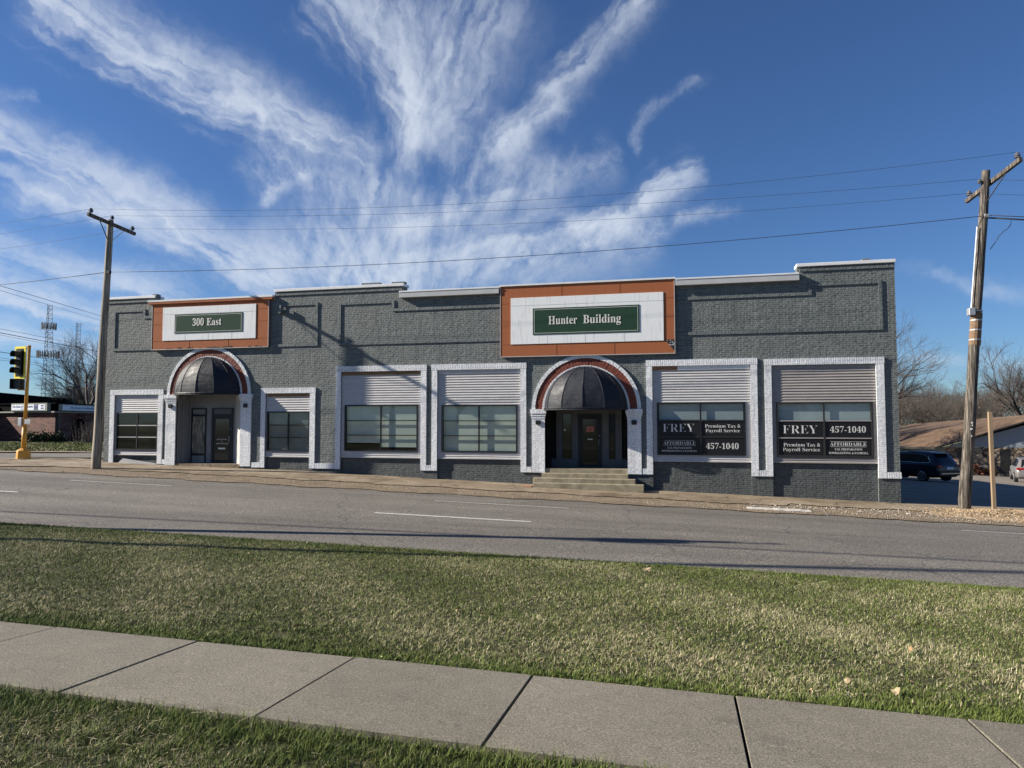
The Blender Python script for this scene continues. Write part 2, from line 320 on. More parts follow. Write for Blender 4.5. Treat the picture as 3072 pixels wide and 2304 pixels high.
wn2 = t.new('ShaderNodeTexWhiteNoise', noise_dimensions='1D'); t.l.new(t.math('FLOOR', t.math('DIVIDE', t.math('ADD', sx.outputs[0], 4.13), 1.487)), wn2.inputs['W'])
c = t.mix(1.0, c, t.ramp(wn2.outputs['Value'], [(0, (.90, .90, .89)), (1, (1.07, 1.06, 1.05))]), 'MULTIPLY')
st_ = t.noise(t.scale(v, (1, 2.2, 1)), 2.3, 4, .6); c = t.mix(t.math('MULTIPLY', t.math('GREATER_THAN', st_, .66), .22), c, (.30, .26, .18))
c = t.mix(t.math('MULTIPLY', t.math('LESS_THAN', t.noise(v, 1.7, 6, .7), .36), .35), c, (.10, .09, .075))
t.color(c); t.normal(t.bump(sp, .6, .006))
m = M['joint'] = mat('joint', (.02, .018, .015), .95)
m = M['concrete_old'] = mat('concrete_old', (.36, .31, .24), .9); t = NT(m); v = t.pos()
sp = t.noise(v, 60, 3, .75); lg = t.noise(v, .7, 6, .65); md = t.noise(v, 3.5, 6, .7)
c = t.ramp(lg, [(.32, (.13, .095, .06)), (.5, (.24, .19, .13)), (.68, (.31, .26, .195))])
c = t.mix(.9, c, t.ramp(sp, [(.3, (.6,) * 3), (.7, (1.4,) * 3)]), 'MULTIPLY'); c = t.mix(.8, c, t.ramp(md, [(.3, (.75, .72, .68)), (.7, (1.12,) * 3)]), 'MULTIPLY')
vo = t.new('ShaderNodeTexVoronoi', feature='DISTANCE_TO_EDGE'); vo.inputs['Scale'].default_value = .55
nzc = t.new('ShaderNodeTexNoise'); nzc.inputs['Scale'].default_value = 1.6; nzc.inputs['Detail'].default_value = 5; t.l.new(v, nzc.inputs['Vector'])
wv = t.new('ShaderNodeVectorMath', operation='ADD'); t.l.new(v, wv.inputs[0]); t.l.new(nzc.outputs['Color'], wv.inputs[1]); t.l.new(wv.outputs[0], vo.inputs['Vector'])
c = t.mix(t.math('MULTIPLY', t.math('LESS_THAN', vo.outputs['Distance'], .012), .7), c, (.06, .045, .03))
t.color(c); t.normal(t.bump(sp, .6, .01))
M['concrete_step'] = noisy('concrete_step', (.165, .14, .095), (.33, .29, .205), 4, .85, .004, 60)
m = M['gravel_bed'] = mat('gravel_bed', (.3, .25, .2), .95); t = NT(m); v = t.pos()
vo = t.new('ShaderNodeTexVoronoi'); vo.inputs['Scale'].default_value = 26; t.l.new(v, vo.inputs['Vector'])
c = t.mix(t.noise(v, 1.2, 5), t.ramp(t.math('MULTIPLY', vo.outputs['Distance'], 1.4), [(.1, (.36, .30, .22)), (.7, (.13, .098, .065))]), (.26, .195, .125))
c = t.mix(t.math('GREATER_THAN', t.noise(v, .9, 6, .7), .56), c, (.17, .13, .085))
t.color(c); t.normal(t.bump(vo.outputs['Distance'], 1.0, .03))
def soil(name, a, b, c3):
    m = mat(name, a, .95); t = NT(m); v = t.pos()
    n1 = t.noise(v, 40, 5, .75); n2 = t.noise(v, .9, 6, .65)
    c = t.ramp(n1, [(.3, a), (.5, b), (.72, c3)])
    t.color(t.mix(.8, c, t.ramp(n2, [(.35, (.75, .85, .7)), (.65, (1.3, 1.15, 1.1))]), 'MULTIPLY')); t.normal(t.bump(n1, 1.0, .05)); return m
M['lawn_soil'] = soil('lawn_soil', (.02, .022, .009), (.06, .065, .022), (.15, .14, .06))
M['far_ground'] = soil('far_ground', (.05, .06, .025), (.10, .105, .05), (.18, .17, .09))
m = M['grass'] = mat('grass', (.1, .14, .03), .75, spec=.2); t = NT(m)
at = t.new('ShaderNodeAttribute'); at.attribute_name = 'tint'; t.color(at.outputs['Color'])
M['lane_paint'] = noisy('lane_paint', (.34, .34, .33), (.72, .72, .7), 14, .7)
M['leaf'] = mat('leaf', (.30, .19, .09), .7); M['leaf_pale'] = mat('leaf_pale', (.38, .29, .17), .7)
M['bark'] = noisy('bark', (.03, .026, .022), (.065, .056, .048), 6, .9)
M['twig'] = noisy('twig', (.06, .05, .043), (.125, .105, .09), 1, .9)
M['shrub_green'] = noisy('shrub_green', (.012, .025, .008), (.04, .06, .02), 9, .8)
M['shrub_brown'] = noisy('shrub_brown', (.10, .03, .015), (.2, .075, .03), 9, .8)
M['stone_pale'] = noisy('stone_pale', (.4, .38, .34), (.6, .57, .52), 6, .8)
M['stone_mix'] = noisy('stone_mix', (.2, .17, .13), (.5, .46, .4), 9, .85)
M['stone_tan'] = noisy('stone_tan', (.2, .14, .08), (.45, .33, .2), 3, .85)
M['fascia_black'] = mat('fascia_black', (.004, .004, .005), 1.0, spec=.05)
M['roof_brown'] = None
m = M['roof_brown'] = mat('roof_brown', (.2, .11, .06), .85); t = NT(m); v = t.pos()
t.color(t.mix(.6, t.ramp(t.noise(v, 1.1, 6, .6), [(.3, (.085, .053, .034)), (.7, (.17, .112, .070))]), t.ramp(t.noise(t.scale(v, (1, 1, 14)), 5, 3), [(.3, (.7,) * 3), (.7, (1.2,) * 3)]), 'MULTIPLY'))
m = M['fieldstone'] = mat('fieldstone', (.2, .15, .1), .85); t = NT(m); v = t.wallvec()
vo = t.new('ShaderNodeTexVoronoi'); vo.inputs['Scale'].default_value = 2.3; t.l.new(v, vo.inputs['Vector'])
ve = t.new('ShaderNodeTexVoronoi', feature='DISTANCE_TO_EDGE'); ve.inputs['Scale'].default_value = 2.3; t.l.new(v, ve.inputs['Vector'])
hs = t.new('ShaderNodeSeparateColor'); t.l.new(vo.outputs['Color'], hs.inputs[0])
c = t.ramp(hs.outputs[0], [(.0, (.10, .07, .05)), (.4, (.26, .2, .14)), (.75, (.38, .31, .22)), (1, (.3, .18, .13))])
t.color(t.mix(t.math('LESS_THAN', ve.outputs['Distance'], .055), c, (.035, .028, .022))); t.normal(t.bump(ve.outputs['Distance'], 1.0, .12))
M['siding_blue'] = noisy('siding_blue', (.20, .235, .275), (.24, .275, .31), 2, .6)
M['sign_navy'] = mat('sign_navy', (.015, .025, .05), .4)
M['sign_face'] = mat('sign_face', (.72, .76, .84), .5)
M['sign_cabinet'] = mat('sign_cabinet', (.22, .23, .19), .5)
M['logo_blue'] = mat('logo_blue', (.05, .07, .16), .5)
M['notice_red'] = mat('notice_red', (.55, .2, .16), .7)
M['tower_steel'] = noisy('tower_steel', (.10, .09, .095), (.17, .16, .165), .3, .6)
M['roof_grey'] = noisy('roof_grey', (.1, .1, .1), (.16, .16, .16), 1, .9)

# ------------------------------------------------------------------ mesh helpers
ORG = {}
def setp(o, label=None, cat=None, group=None, kind=None):
    if label: o['label'] = label
    if cat: o['category'] = cat
    if group: o['group'] = group
    if kind: o['kind'] = kind
    return o
def thing(name, loc, label, cat, group=None, rz=0):
    o = bpy.data.objects.new(name, None); COL.objects.link(o); o.location = loc; o.rotation_euler = (0, 0, rz)
    o.empty_display_size = .3
    ORG[o.name] = Vector(loc) if rz == 0 else None
    return setp(o, label, cat, group)
class MB:
    def __init__(s): s.v = []; s.f = []
    def add(s, vs, fs):
        k = len(s.v); s.v += [tuple(p) for p in vs]; s.f += [tuple(i + k for i in f) for f in fs]; return s
    def box(s, x0, x1, y0, y1, z0, z1):
        return s.add([(x0, y0, z0), (x1, y0, z0), (x1, y1, z0), (x0, y1, z0), (x0, y0, z1), (x1, y0, z1), (x1, y1, z1), (x0, y1, z1)],
                     [(0, 3, 2, 1), (4, 5, 6, 7), (0, 1, 5, 4), (1, 2, 6, 5), (2, 3, 7, 6), (3, 0, 4, 7)])
    def prism(s, poly, a, b, axis='y'):
        n = len(poly)
        f = {'y': lambda p, t: (p[0], t, p[1]), 'x': lambda p, t: (t, p[0], p[1]), 'z': lambda p, t: (p[0], p[1], t)}[axis]
        return s.add([f(p, a) for p in poly] + [f(p, b) for p in poly],
                     [tuple(range(n)), tuple(range(2 * n - 1, n - 1, -1))] + [(i, i + n, (i + 1) % n + n, (i + 1) % n) for i in range(n)])
    def tube(s, pts, rs, n=8, caps=True):
        pts = [Vector(p) for p in pts]
        if isinstance(rs, (int, float)): rs = [rs] * len(pts)
        vs = []; up = None
        for i, p in enumerate(pts):
            d = (pts[min(i + 1, len(pts) - 1)] - pts[max(i - 1, 0)]).normalized()
            a = Vector((0, 0, 1)) if abs(d.z) < .95 else Vector((1, 0, 0))
            u = d.cross(a).normalized(); w = u.cross(d)
            for j in range(n):
                t = 2 * math.pi * j / n; vs.append(p + (u * math.cos(t) + w * math.sin(t)) * rs[i])
        fs = [(i * n + j, i * n + (j + 1) % n, (i + 1) * n + (j + 1) % n, (i + 1) * n + j) for i in range(len(pts) - 1) for j in range(n)]
        if caps: fs += [tuple(range(n - 1, -1, -1)), tuple(range((len(pts) - 1) * n, len(pts) * n))]
        return s.add(vs, fs)
    def bar(s, a, b, w, h):
        a = Vector(a); b = Vector(b); d = (b - a).normalized(); up = Vector((0, 0, 1)) if abs(d.z) < .9 else Vector((0, 1, 0))
        u = d.cross(up).normalized() * w / 2; v = u.cross(d).normalized() * h / 2
        return s.add([a - u - v, a + u - v, a + u + v, a - u + v, b - u - v, b + u - v, b + u + v, b - u + v],
                     [(0, 1, 2, 3), (7, 6, 5, 4), (0, 4, 5, 1), (1, 5, 6, 2), (2, 6, 7, 3), (3, 7, 4, 0)])
    def lathe(s, c, prof, n=16):
        vs = []; c = Vector(c)
        for r, z in prof:
            for j in range(n): t = 2 * math.pi * j / n; vs.append(c + Vector((r * math.cos(t), r * math.sin(t), z)))
        m = len(prof)
        return s.add(vs, [(i * n + j, i * n + (j + 1) % n, (i + 1) * n + (j + 1) % n, (i + 1) * n + j) for i in range(m - 1) for j in range(n)] + [tuple(range(n - 1, -1, -1)), tuple(range((m - 1) * n, m * n))])
    def build(s, name, material, parent=None, smooth=False, bevel=0, world=True, fix=True):
        vs = s.v; root = parent
        while root is not None and root.parent is not None: root = root.parent
        if parent is not None and world: o3 = Vector(root.location); vs = [(p[0] - o3.x, p[1] - o3.y, p[2] - o3.z) for p in vs]
        me = bpy.data.meshes.new(name); me.from_pydata(vs, [], s.f)
        if fix:
            bm = bmesh.new(); bm.from_mesh(me); bmesh.ops.recalc_face_normals(bm, faces=bm.faces)
            if bevel: bmesh.ops.bevel(bm, geom=bm.edges[:] , offset=bevel, segments=1, affect='EDGES', profile=.5)
            bm.to_mesh(me); bm.free()
        if smooth: me.polygons.foreach_set('use_smooth', [True] * len(me.polygons))
        me.materials.append(material)
        o = bpy.data.objects.new(name, me); COL.objects.link(o)
        if parent is not None: o.parent = parent
        return o
def copy_thing(root, loc, rz=0, label=None, scale=None):
    def rec(o, p):
        c = o.copy(); COL.objects.link(c)
        if p is not None: c.parent = p
        for ch in o.children: rec(ch, c)
        return c
    r = rec(root, None); r.location = loc; r.rotation_euler = (0, 0, rz)
    if scale is not None: r.scale = scale if hasattr(scale, '__len__') else (scale,) * 3
    if label: r['label'] = label
    return r
def serif(s):
    o = ''
    for ch in s:
        if 'A' <= ch <= 'Z': o += chr(0x1D400 + ord(ch) - 65)
        elif 'a' <= ch <= 'z': o += chr(0x1D41A + ord(ch) - 97)
        elif '0' <= ch <= '9': o += chr(0x1D7CE + ord(ch) - 48)
        else: o += ch
    return o
def text(body, x, y, z, w, h, name, material, parent, extrude=.004, thin=0, rz=0, yscale=None):
    """lettering centred on x, cap height h, fitted to width w, facing -Y (turned by rz)"""
    c = bpy.data.curves.new('lettering', 'FONT'); c.body = serif(body); c.size = 1; c.align_x = 'CENTER'; c.offset = -thin; c.resolution_u = 3
    o = bpy.data.objects.new('lettering_source', c); COL.objects.link(o)
    me = bpy.data.meshes.new_from_object(o.evaluated_get(bpy.context.evaluated_depsgraph_get()))
    bpy.data.objects.remove(o)
    xs = [v.co.x for v in me.vertices]; w0 = max(xs) - min(xs); cx = (max(xs) + min(xs)) / 2
    ca, sa = math.cos(rz), math.sin(rz); root = parent
    while root.parent is not None: root = root.parent
    o3 = Vector(root.location); k = h / .68
    vs = []
    for v in me.vertices:
        X = (v.co.x - cx) * w / w0; Z = v.co.y * k
        vs.append((X, Z))
    mb = MB(); n = len(vs)
    V = [(x + a * ca, y + a * sa, z + b) for a, b in vs]; V2 = [(p[0] + sa * extrude, p[1] - ca * extrude, p[2]) for p in V]
    F = [tuple(p.vertices) for p in me.polygons]
    edges = {}
    for f in F:
        for i in range(len(f)):
            e = (f[i], f[(i + 1) % len(f)]); edges[e] = 1
    rim = [e for e in edges if (e[1], e[0]) not in edges]
    mb.add(V + V2, [tuple(i + n for i in f) for f in F] + [(a, b, b + n, a + n) for a, b in rim])
    return mb.build(name, material, parent)

# ------------------------------------------------------------------ terrain
def sm(a, b, x):
    t = min(1, max(0, (x - a) / (b - a))); return t * t * (3 - 2 * t)
ROWS = [(-90, .10, -.010), (-30, .03, -.013), (-25.65, -.10, -.014), (-21.62, -.31, -.015), (-20.08, -.396, -.015), (-13.1, -.861, -.018),
        (-8.3, -.845, -.024), (-3.5, -.935, -.0293), (0, -.85, -.030), (60, -2.42, -.0443), (1000, -3.2, -.03)]
def gz(X, Y):
    Xc = max(X, -27.0); Xc = min(Xc, 60.0)
    for i in range(len(ROWS) - 1):
        if Y <= ROWS[i + 1][0] or i == len(ROWS) - 2:
            a, b = ROWS[i], ROWS[i + 1]; t = min(1, max(0, (Y - a[0]) / (b[0] - a[0]))); break
    z = (a[1] + a[2] * Xc) * (1 - t) + (b[1] + b[2] * Xc) * t
    if Y > 0:
        w = sm(-25, -10, X); z = (-.85 - .030 * max(X, -27)) * (1 - w) + z * w if X < -10 else z
    if Y > -3.5: z += .05 * math.exp(-((X + 15) / 4) ** 2) * sm(-3.5, 0, Y)
    return z
def sheet(name, x0, x1, y0, y1, dx, dy, lift, material, kind='structure', xs=None, ys=None, label=None, fn=None):
    xs = xs or list(np.linspace(x0, x1, max(2, int((x1 - x0) / dx) + 1))); ys = ys or list(np.linspace(y0, y1, max(2, int((y1 - y0) / dy) + 1)))
    mb = MB(); nx = len(xs)
    vs = [(x, y, (fn or gz)(x, y) + lift) for y in ys for x in xs]
    fs = [(j * nx + i, j * nx + i + 1, (j + 1) * nx + i + 1, (j + 1) * nx + i) for j in range(len(ys) - 1) for i in range(nx - 1)]
    mb.add(vs, fs); o = mb.build(name, material, smooth=True, fix=False); setp(o, kind=kind); return o
# one base sheet to the horizon, always a little below what lies on it
xs = [-900, -400, -200, -120, -80] + list(np.arange(-60, 61, 2.0)) + [80, 120, 200, 400, 900]
ys = [-600, -250, -120, -90, -60, -45, -30, -27, -25.65, -23.5, -21.62, -20.08, -18, -16, -13.1, -11, -8.3, -6, -3.5, -1.7, 0, 3, 6, 10, 15, 20, 30, 40, 50, 60, 80, 120, 200, 400, 1000]
sheet('ground', 0, 0, 0, 0, 1, 1, -.07, M['far_ground'], xs=xs, ys=ys)
def lawnz(x, y):
    d = .0
    if y < -13.0: d = .015 * math.sin(x * 1.3 + y) * math.sin(y * 2.1 + .4 * x) 
    return gz(x, y) + d * sm(-13.15, -13.8, y) * (1 if (y > -19.6 or y < -22.2) else .0)
lawn = sheet('lawn', -70, 60, -20.16, -13.08, 1.0, .35, .0, M['lawn_soil'], fn=lawnz)
lawn2 = sheet('front_lawn', -70, 60, -60, -21.64, 2.0, .6, .0, M['lawn_soil'], fn=lawnz)
road = sheet('road', -140, 110, -13.12, -3.2, 2.0, .6, -.035, M['asphalt'])
# irregular broken verge between the road and the pavement on the far side
def verge(y0f, y1f, name, material, lift, x0=-29.5, x1=60, dx=.25, ny=4):
    xs = list(np.arange(x0, x1, dx)); vs = []; fs = []; nx = len(xs)
    for j in range(ny):
        for x in xs:
            a, b = y0f(x), y1f(x); y = a + (b - a) * j / (ny - 1); vs.append((x, y, gz(x, y) + lift))
    fs = [(j * nx + i, j * nx + i + 1, (j + 1) * nx + i + 1, (j + 1) * nx + i) for j in range(ny - 1) for i in range(nx - 1)]
    o = MB().add(vs, fs).build(name, material, smooth=True, fix=False); return setp(o, kind='structure')
def jag(x, s): return .12 * math.sin(x * 1.7 + s) + .08 * math.sin(x * 4.3 + 2 * s) + .05 * math.sin(x * 11.1 + s)
verge(lambda x: -3.75 + jag(x, 1), lambda x: -1.0, 'roadside_verge', M['gravel_bed'], -.012)
verge(lambda x: -2.25 + jag(x, 3) * .8 + (.5 if x > 3 else 0), lambda x: .35, 'pavement', M['concrete_old'], .012)
# parking lot beside and behind the building, side street on the left
sheet('parking_lot', 6.5, 75, .30, 44, 2.5, 2.0, .002, M['asphalt_lot'])
def poly(name, pts, material, lift=.0, sub=1):
    o = MB().add([(x, y, gz(x, y) + lift) for x, y in pts], [tuple(range(len(pts)))]).build(name, material, fix=False); return setp(o, kind='structure')
poly('side_street', [(-29.8, -3.4), (-29.9, 1.4), (-26.5, 1.9), (-24.9, 2.2), (-24.9, 60), (-29.6, 60), (-30.6, 7.2), (-31.5, 5.3), (-36, 4.2), (-60, -2), (-60, -12), (-31, -12)], M['asphalt'], -.004)
poly('corner_pavement', [(-24.7, -2.4), (-24.7, .9), (-26.8, .9), (-29.4, .5), (-30.0, -.9), (-30.2, -3.0), (-27, -3.5)], M['concrete_old'], .022)
poly('side_pavement', [(-60, -1.2), (-36, 4.9), (-31.3, 6.0), (-30.6, 8.0), (-31.2, 8.0), (-31.6, 7.2), (-34.0, 6.7), (-36.7, 6.0), (-60, .2)], M['concrete_old'], .03)
poly('bank_lawn', [(-60, .2), (-36.7, 6.0), (-34.0, 6.7), (-31.6, 7.2), (-31.2, 9), (-31, 60), (-110, 70), (-110, 0)], M['lawn_soil'], .02)
# lane markings
def mark(x0, x1, y, w=.11):
    n = 8; vs = []; 
    for i in range(n + 1):
        x = x0 + (x1 - x0) * i / n; vs += [(x, y - w / 2, gz(x, y - w / 2) - .028), (x, y + w / 2, gz(x, y + w / 2) - .028)]
    setp(MB().add(vs, [(2 * i, 2 * i + 2, 2 * i + 3, 2 * i + 1) for i in range(n)]).build('lane_marking', M['lane_paint'], fix=False), kind='structure')
for x in (-22.9, -7.65): mark(x, x + 4.05, -8.84, .12)
for x in (-20.3, -7.2, 6.7): mark(x, x + 4.0, -5.6, .07)
# near pavement: slabs with open joints
JX = [-4.13 + 1.487 * k for k in range(-8, 12)]
mb = MB()
for a, b in zip(JX[:-1], JX[1:]):
    tilt = random.uniform(-.004, .004)
    g = .009
    c = [(a + g, -21.60), (b - g, -21.60), (b - g, -20.19), (a + g, -20.19)]
    top = [(x, y, gz(x, y) + .028 + tilt) for x, y in c]; bot = [(x, y, gz(x, y) - .08) for x, y in c]
    mb.add(bot + top, [(0, 3, 2, 1), (4, 5, 6, 7), (0, 1, 5, 4), (1, 2, 6, 5), (2, 3, 7, 6), (3, 0, 4, 7)])
setp(mb.build('sidewalk', M['concrete_walk'], bevel=.003), kind='structure')
sheet('sidewalk_bed', JX[0], JX[-1], -21.6, -20.19, 2, .7, -.02, M['joint'])

# grass: real blades, one object per lawn (nobody could count them)
def patch(x, y):
    s = np.sin(x * .9 + 1.3 * np.sin(y * .7)) * np.cos(y * 1.1 + .8 * np.sin(x * .5)) + .6 * np.sin(x * 2.3 + y * 1.9) + .35 * np.sin(x * 5.1 - y * 4.3)
    return s
def grass(name, n, region, h0, h1, w0, label, dens=None, lift=0.0):
    x, y = region(n); N = len(x)
    hole = np.sin(x * 5.3 + 2.1 * np.sin(y * 6.1)) * np.sin(y * 8.7 + 1.7 * np.sin(x * 4.4)) + .5 * np.sin(x * 13.7 + y * 5.2) * np.sin(y * 17.3)
    kk = (hole < .78) | (rng.random(N) < .25); x, y = x[kk], y[kk]; N = len(x)
    z = np.array([lawnz(a, b) for a, b in zip(x, y)]) + lift
    p = patch(x, y); edge = np.exp(-np.abs(y + 20.15) / .28) + np.exp(-np.abs(y + 21.75) / .3) + .8 * np.exp(-np.abs(y + 13.2) / .35)
    straw = rng.random(N) < np.clip(.39 + .18 * p + .06 * (rng.random(N) - .5) - .55 * np.clip(edge, 0, 1) + .1 * np.exp(-((y + 19.2) / .5) ** 2), .03, .8)
    a = rng.random(N) * 6.283; lean = rng.random(N) ** .9 * (1.1 + 1.1 * straw)
    h = h0 + (h1 - h0) * rng.random(N) ** 1.6; cl_ = np.sin(x * 17 + 3 * np.sin(y * 9)) * np.sin(y * 21 + 2 * np.sin(x * 7)); h = h * (1 + .12 * p + .3 * cl_ + .25 * np.clip(edge, 0, 1)); h = np.where(straw, h * .95, h)
    w = w0 * (.6 + .8 * rng.random(N))
    dirx, diry = np.cos(a), np.sin(a); px, py = -diry, dirx
    V = np.zeros((N, 5, 3))
    for k, (t, ww) in enumerate(((0, 1), (0, -1), (.55, .8), (.55, -.8), (1, 0))):
        off_ = lean * h * (t ** 1.7)
        V[:, k, 0] = x + dirx * off_ + px * w * ww / 2; V[:, k, 1] = y + diry * off_ + py * w * ww / 2
        V[:, k, 2] = z + h * t * (1 - .36 * np.minimum(lean, 2.1) * t) - .004
    me = bpy.data.meshes.new(name)
    me.vertices.add(N * 5); me.vertices.foreach_set('co', V.reshape(-1))
    base = np.arange(N) * 5
    loops = np.stack([base, base + 1, base + 3, base + 2, base + 2, base + 3, base + 4], 1).reshape(-1)
    me.loops.add(N * 7); me.loops.foreach_set('vertex_index', loops.astype(np.int32))
    me.polygons.add(N * 2); st = np.stack([np.arange(N) * 7, np.arange(N) * 7 + 4], 1).reshape(-1)
    me.polygons.foreach_set('loop_start', st.astype(np.int32))
    me.polygons.foreach_set('loop_total', np.tile([4, 3], N).astype(np.int32))
    me.update(calc_edges=True)
    g0 = np.array([.055, .09, .018]); g1 = np.array([.165, .198, .048]); s0 = np.array([.17, .145, .07]); s1 = np.array([.58, .52, .33])
    r = rng.random((N, 1)); c = np.where(straw[:, None], s0 + (s1 - s0) * r, g0 + (g1 - g0) * r)
    c = c * (1 + .15 * np.clip(p, -1, 1)[:, None] * .4)
    col = np.ones((N, 5, 4)); col[:, :, :3] = c[:, None, :]
    at = me.color_attributes.new('tint', 'FLOAT_COLOR', 'POINT'); at.data.foreach_set('color', col.reshape(-1))
    me.materials.append(M['grass']); o = bpy.data.objects.new(name, me); COL.objects.link(o)
    return setp(o, label, 'grass', kind='stuff')
def reg_mid(n):
    # denser towards the viewer; covers what the lens sees plus a step to either side
    u = rng.random(n * 2); y = -20.19 + 7.12 * u ** 1.35
    d = (y + 25.65); xl = -1.02 * d - 2.4; xr = .46 * d + 2.4
    x = xl + (xr - xl) * rng.random(n * 2); keep = rng.random(n * 2) < (d / 12.5)
    jy = np.abs(y + 20.0) > 0
    x, y = x[keep & jy], y[keep & jy]; return x[:n], y[:n]
def reg_near(n):
    y = -21.63 - 2.4 * rng.random(n); d = (y + 25.65); x = -1.05 * d - 1.2 + (1.6 * d + 2.0) * rng.random(n)
    return x, y
grass('grass', 560000, reg_mid, .022, .06, .0052, 'mixed green and straw coloured grass between the road and the near sidewalk')
grass('grass', 170000, reg_near, .03, .085, .0038, 'longer dry and green grass at the bottom edge this side of the sidewalk')
def reg_bank(n):
    u = rng.random(n); v = rng.random(n); x = -31.6 - 22 * v ; yf = 7.2 - (x + 31.6) * -.245; y = np.where(x > -36.7, 7.2 + (x + 31.6) * .235, 6.0 + (x + 36.7) * .249) + .1 + 16 * u
    return x, y
_l = lawnz
lawnz = lambda a, b: gz(a, b) + .02
grass('grass', 90000, reg_bank, .05, .16, .035, 'green grass on the small lawn in front of the brick bank')
lawnz = _l

# fallen leaves
def leaf_mesh():
    mb = MB(); k = 9; ring = []
    for i in range(k):
        t = 2 * math.pi * i / k; r = .035 * (1 + .5 * math.cos(3 * t) * .5 + random.uniform(-.2, .2)); ring.append((r * math.cos(t) * 1.3, r * math.sin(t), .012 * math.cos(2 * t) + random.uniform(0, .012)))
    mb.add([(0, 0, .0)] + ring, [(0, i + 1, (i + 1) % k + 1) for i in range(k)]); return mb
leafpos = [(-4.45, -22.9, 'curled tan leaf lying on the grass below the second sidewalk joint', .05), (2.35, -20.0, 'reddish brown leaf at the sidewalk edge by the last joint on the right', .04),
           (-.6, -14.0, 'large pale leaf standing at the road edge of the grass, middle of the photo', .07), (-.95, -14.25, 'small pale leaf just left of the large pale one by the road', .04),
           (-1.7, -20.7, None, 0)]
spots = [(.2, -19.3), (.6, -18.9), (1.2, -19.6), (1.7, -19.4), (2.0, -18.3), (2.9, -19.2), (3.2, -18.0), (-1.4, -19.3), (-2.4, -18.2), (-3.6, -19.5), (.9, -19.9), (1.5, -19.75), (2.6, -19.4), (-.4, -17.1), (-5.5, -17.2), (3.6, -16.4), (-7.0, -15.2), (-3.0, -22.9), (-1.5, -22.6)]
for i, (x, y, lb, s) in enumerate([l for l in leafpos if l[2]]):
    mb = leaf_mesh(); k = s / .04 * .8
    o = mb.build('fallen_leaf', M['leaf_pale'] if 'pale' in lb else M['leaf'], fix=False); o.location = (x, y, lawnz(x, y) + .04); o.scale = (k,) * 3
    o.rotation_euler = (random.uniform(.2, .9), random.uniform(-.4, .4), random.uniform(0, 6)); setp(o, lb, 'leaf')
for x, y in spots:
    o = leaf_mesh().build('fallen_leaf', random.choice([M['leaf'], M['leaf_pale']]), fix=False); o.location = (x, y, lawnz(x, y) + .045); o.scale = (random.uniform(.45, .85),) * 3
    o.rotation_euler = (random.uniform(-.6, .6), random.uniform(-.6, .6), random.uniform(0, 6)); setp(o, 'small dry tan leaf caught in the lawn grass', 'leaf', 'dry leaves scattered on the grass')

# loose stones along the far road edge and round the right pole
def stones(name, n, reg, material, label, r0, r1):
    x, y = reg(n); V = []; Fc = []
    tet = [(1, 0, -.3), (-.5, .87, -.3), (-.5, -.87, -.3), (0, 0, .7), (.6, .5, .4)]
    fs = [(0, 1, 4), (1, 3, 4), (3, 0, 4), (1, 2, 3), (2, 0, 3)]
    for a, b in zip(x, y):
        r = r0 + (r1 - r0) * random.random() ** 2; t = random.uniform(0, 6.28); c, s_ = math.cos(t), math.sin(t); z = gz(a, b) + mound(a, b) + r * .3; k = len(V)
        for p in tet: V.append((a + r * (p[0] * c - p[1] * s_) * random.uniform(.7, 1.3), b + r * (p[0] * s_ + p[1] * c), z + r * p[2] * random.uniform(.5, 1)))
        Fc += [tuple(i + k for i in f) for f in fs]
    o = MB().add(V, Fc).build(name, material, fix=False); return setp(o, label, 'gravel', kind='stuff')
def mound(x, y):
    return .17 * math.exp(-(((x - 9.3) / 1.5) ** 2) - ((y + 1.75) / .75) ** 2)
def regA(n): x = -29 + 38 * rng.random(n); return x, -3.05 + .42 * rng.standard_normal(n) * .9 + .1 * np.sin(x * 1.7)
def regB(n): x = 2 + 9 * rng.random(n); return x, -2.35 + .38 * rng.standard_normal(n)
def regC(n): return 9.3 + 1.15 * rng.standard_normal(n), -1.75 + .5 * rng.standard_normal(n)
stones('gravel', 4200, regA, M['stone_mix'], 'pale crushed stone strewn along the far edge of the road', .006, .024)
stones('gravel', 800, regB, M['stone_mix'], 'white and grey loose stones in front of the right end of the building', .008, .04)
stones('gravel', 3600, regC, M['stone_tan'], 'tan and orange gravel heaped around the foot of the right utility pole', .012, .035)
xs_ = list(np.arange(5.5, 14, .3)); ys_ = list(np.arange(-3.6, 0.1, .18))
sheet('gravel_mound', 0, 0, 0, 0, 1, 1, -.005, M['stone_tan'], xs=xs_, ys=ys_, fn=lambda x, y: gz(x, y) + mound(x, y) - .02)

# ------------------------------------------------------------------ main building
B = thing('commercial_building', (-8.7, 0, -.85), 'long one-storey grey painted brick building with white trimmed windows and two arched entrances', 'building')
XL, XR = -24.30, 6.85
HI, LO = 6.88, 6.58
def wall_top(x):
    for a, b in ((XL, -21.85), (-16.15, -10.55), (3.82, XR)):
        if a <= x <= b: return HI
    return LO
OPEN = [ # name, x0, x1, z0, z1 window recesses down to the ground
    ('w', -23.75, -21.55, 2.75), ('w', -16.48, -14.48, 2.75), ('w', -13.15, -9.79, 3.57), ('w', -9.13, -5.87, 3.57), ('w', -1.08, 2.23, 3.57), ('w', 2.92, 6.19, 3.53)]
DOORS = [(-20.68, -17.60, 2.74), (-4.96, -1.96, 2.06)]
ZB = -1.6
cuts = sorted([(a, b, t) for _, a, b, t in OPEN] + [(a, b, t) for a, b, t in DOORS])
steps_x = [XL, -21.85, -16.15, -10.55, 3.82, XR]
mb = MB(); mbase = MB()
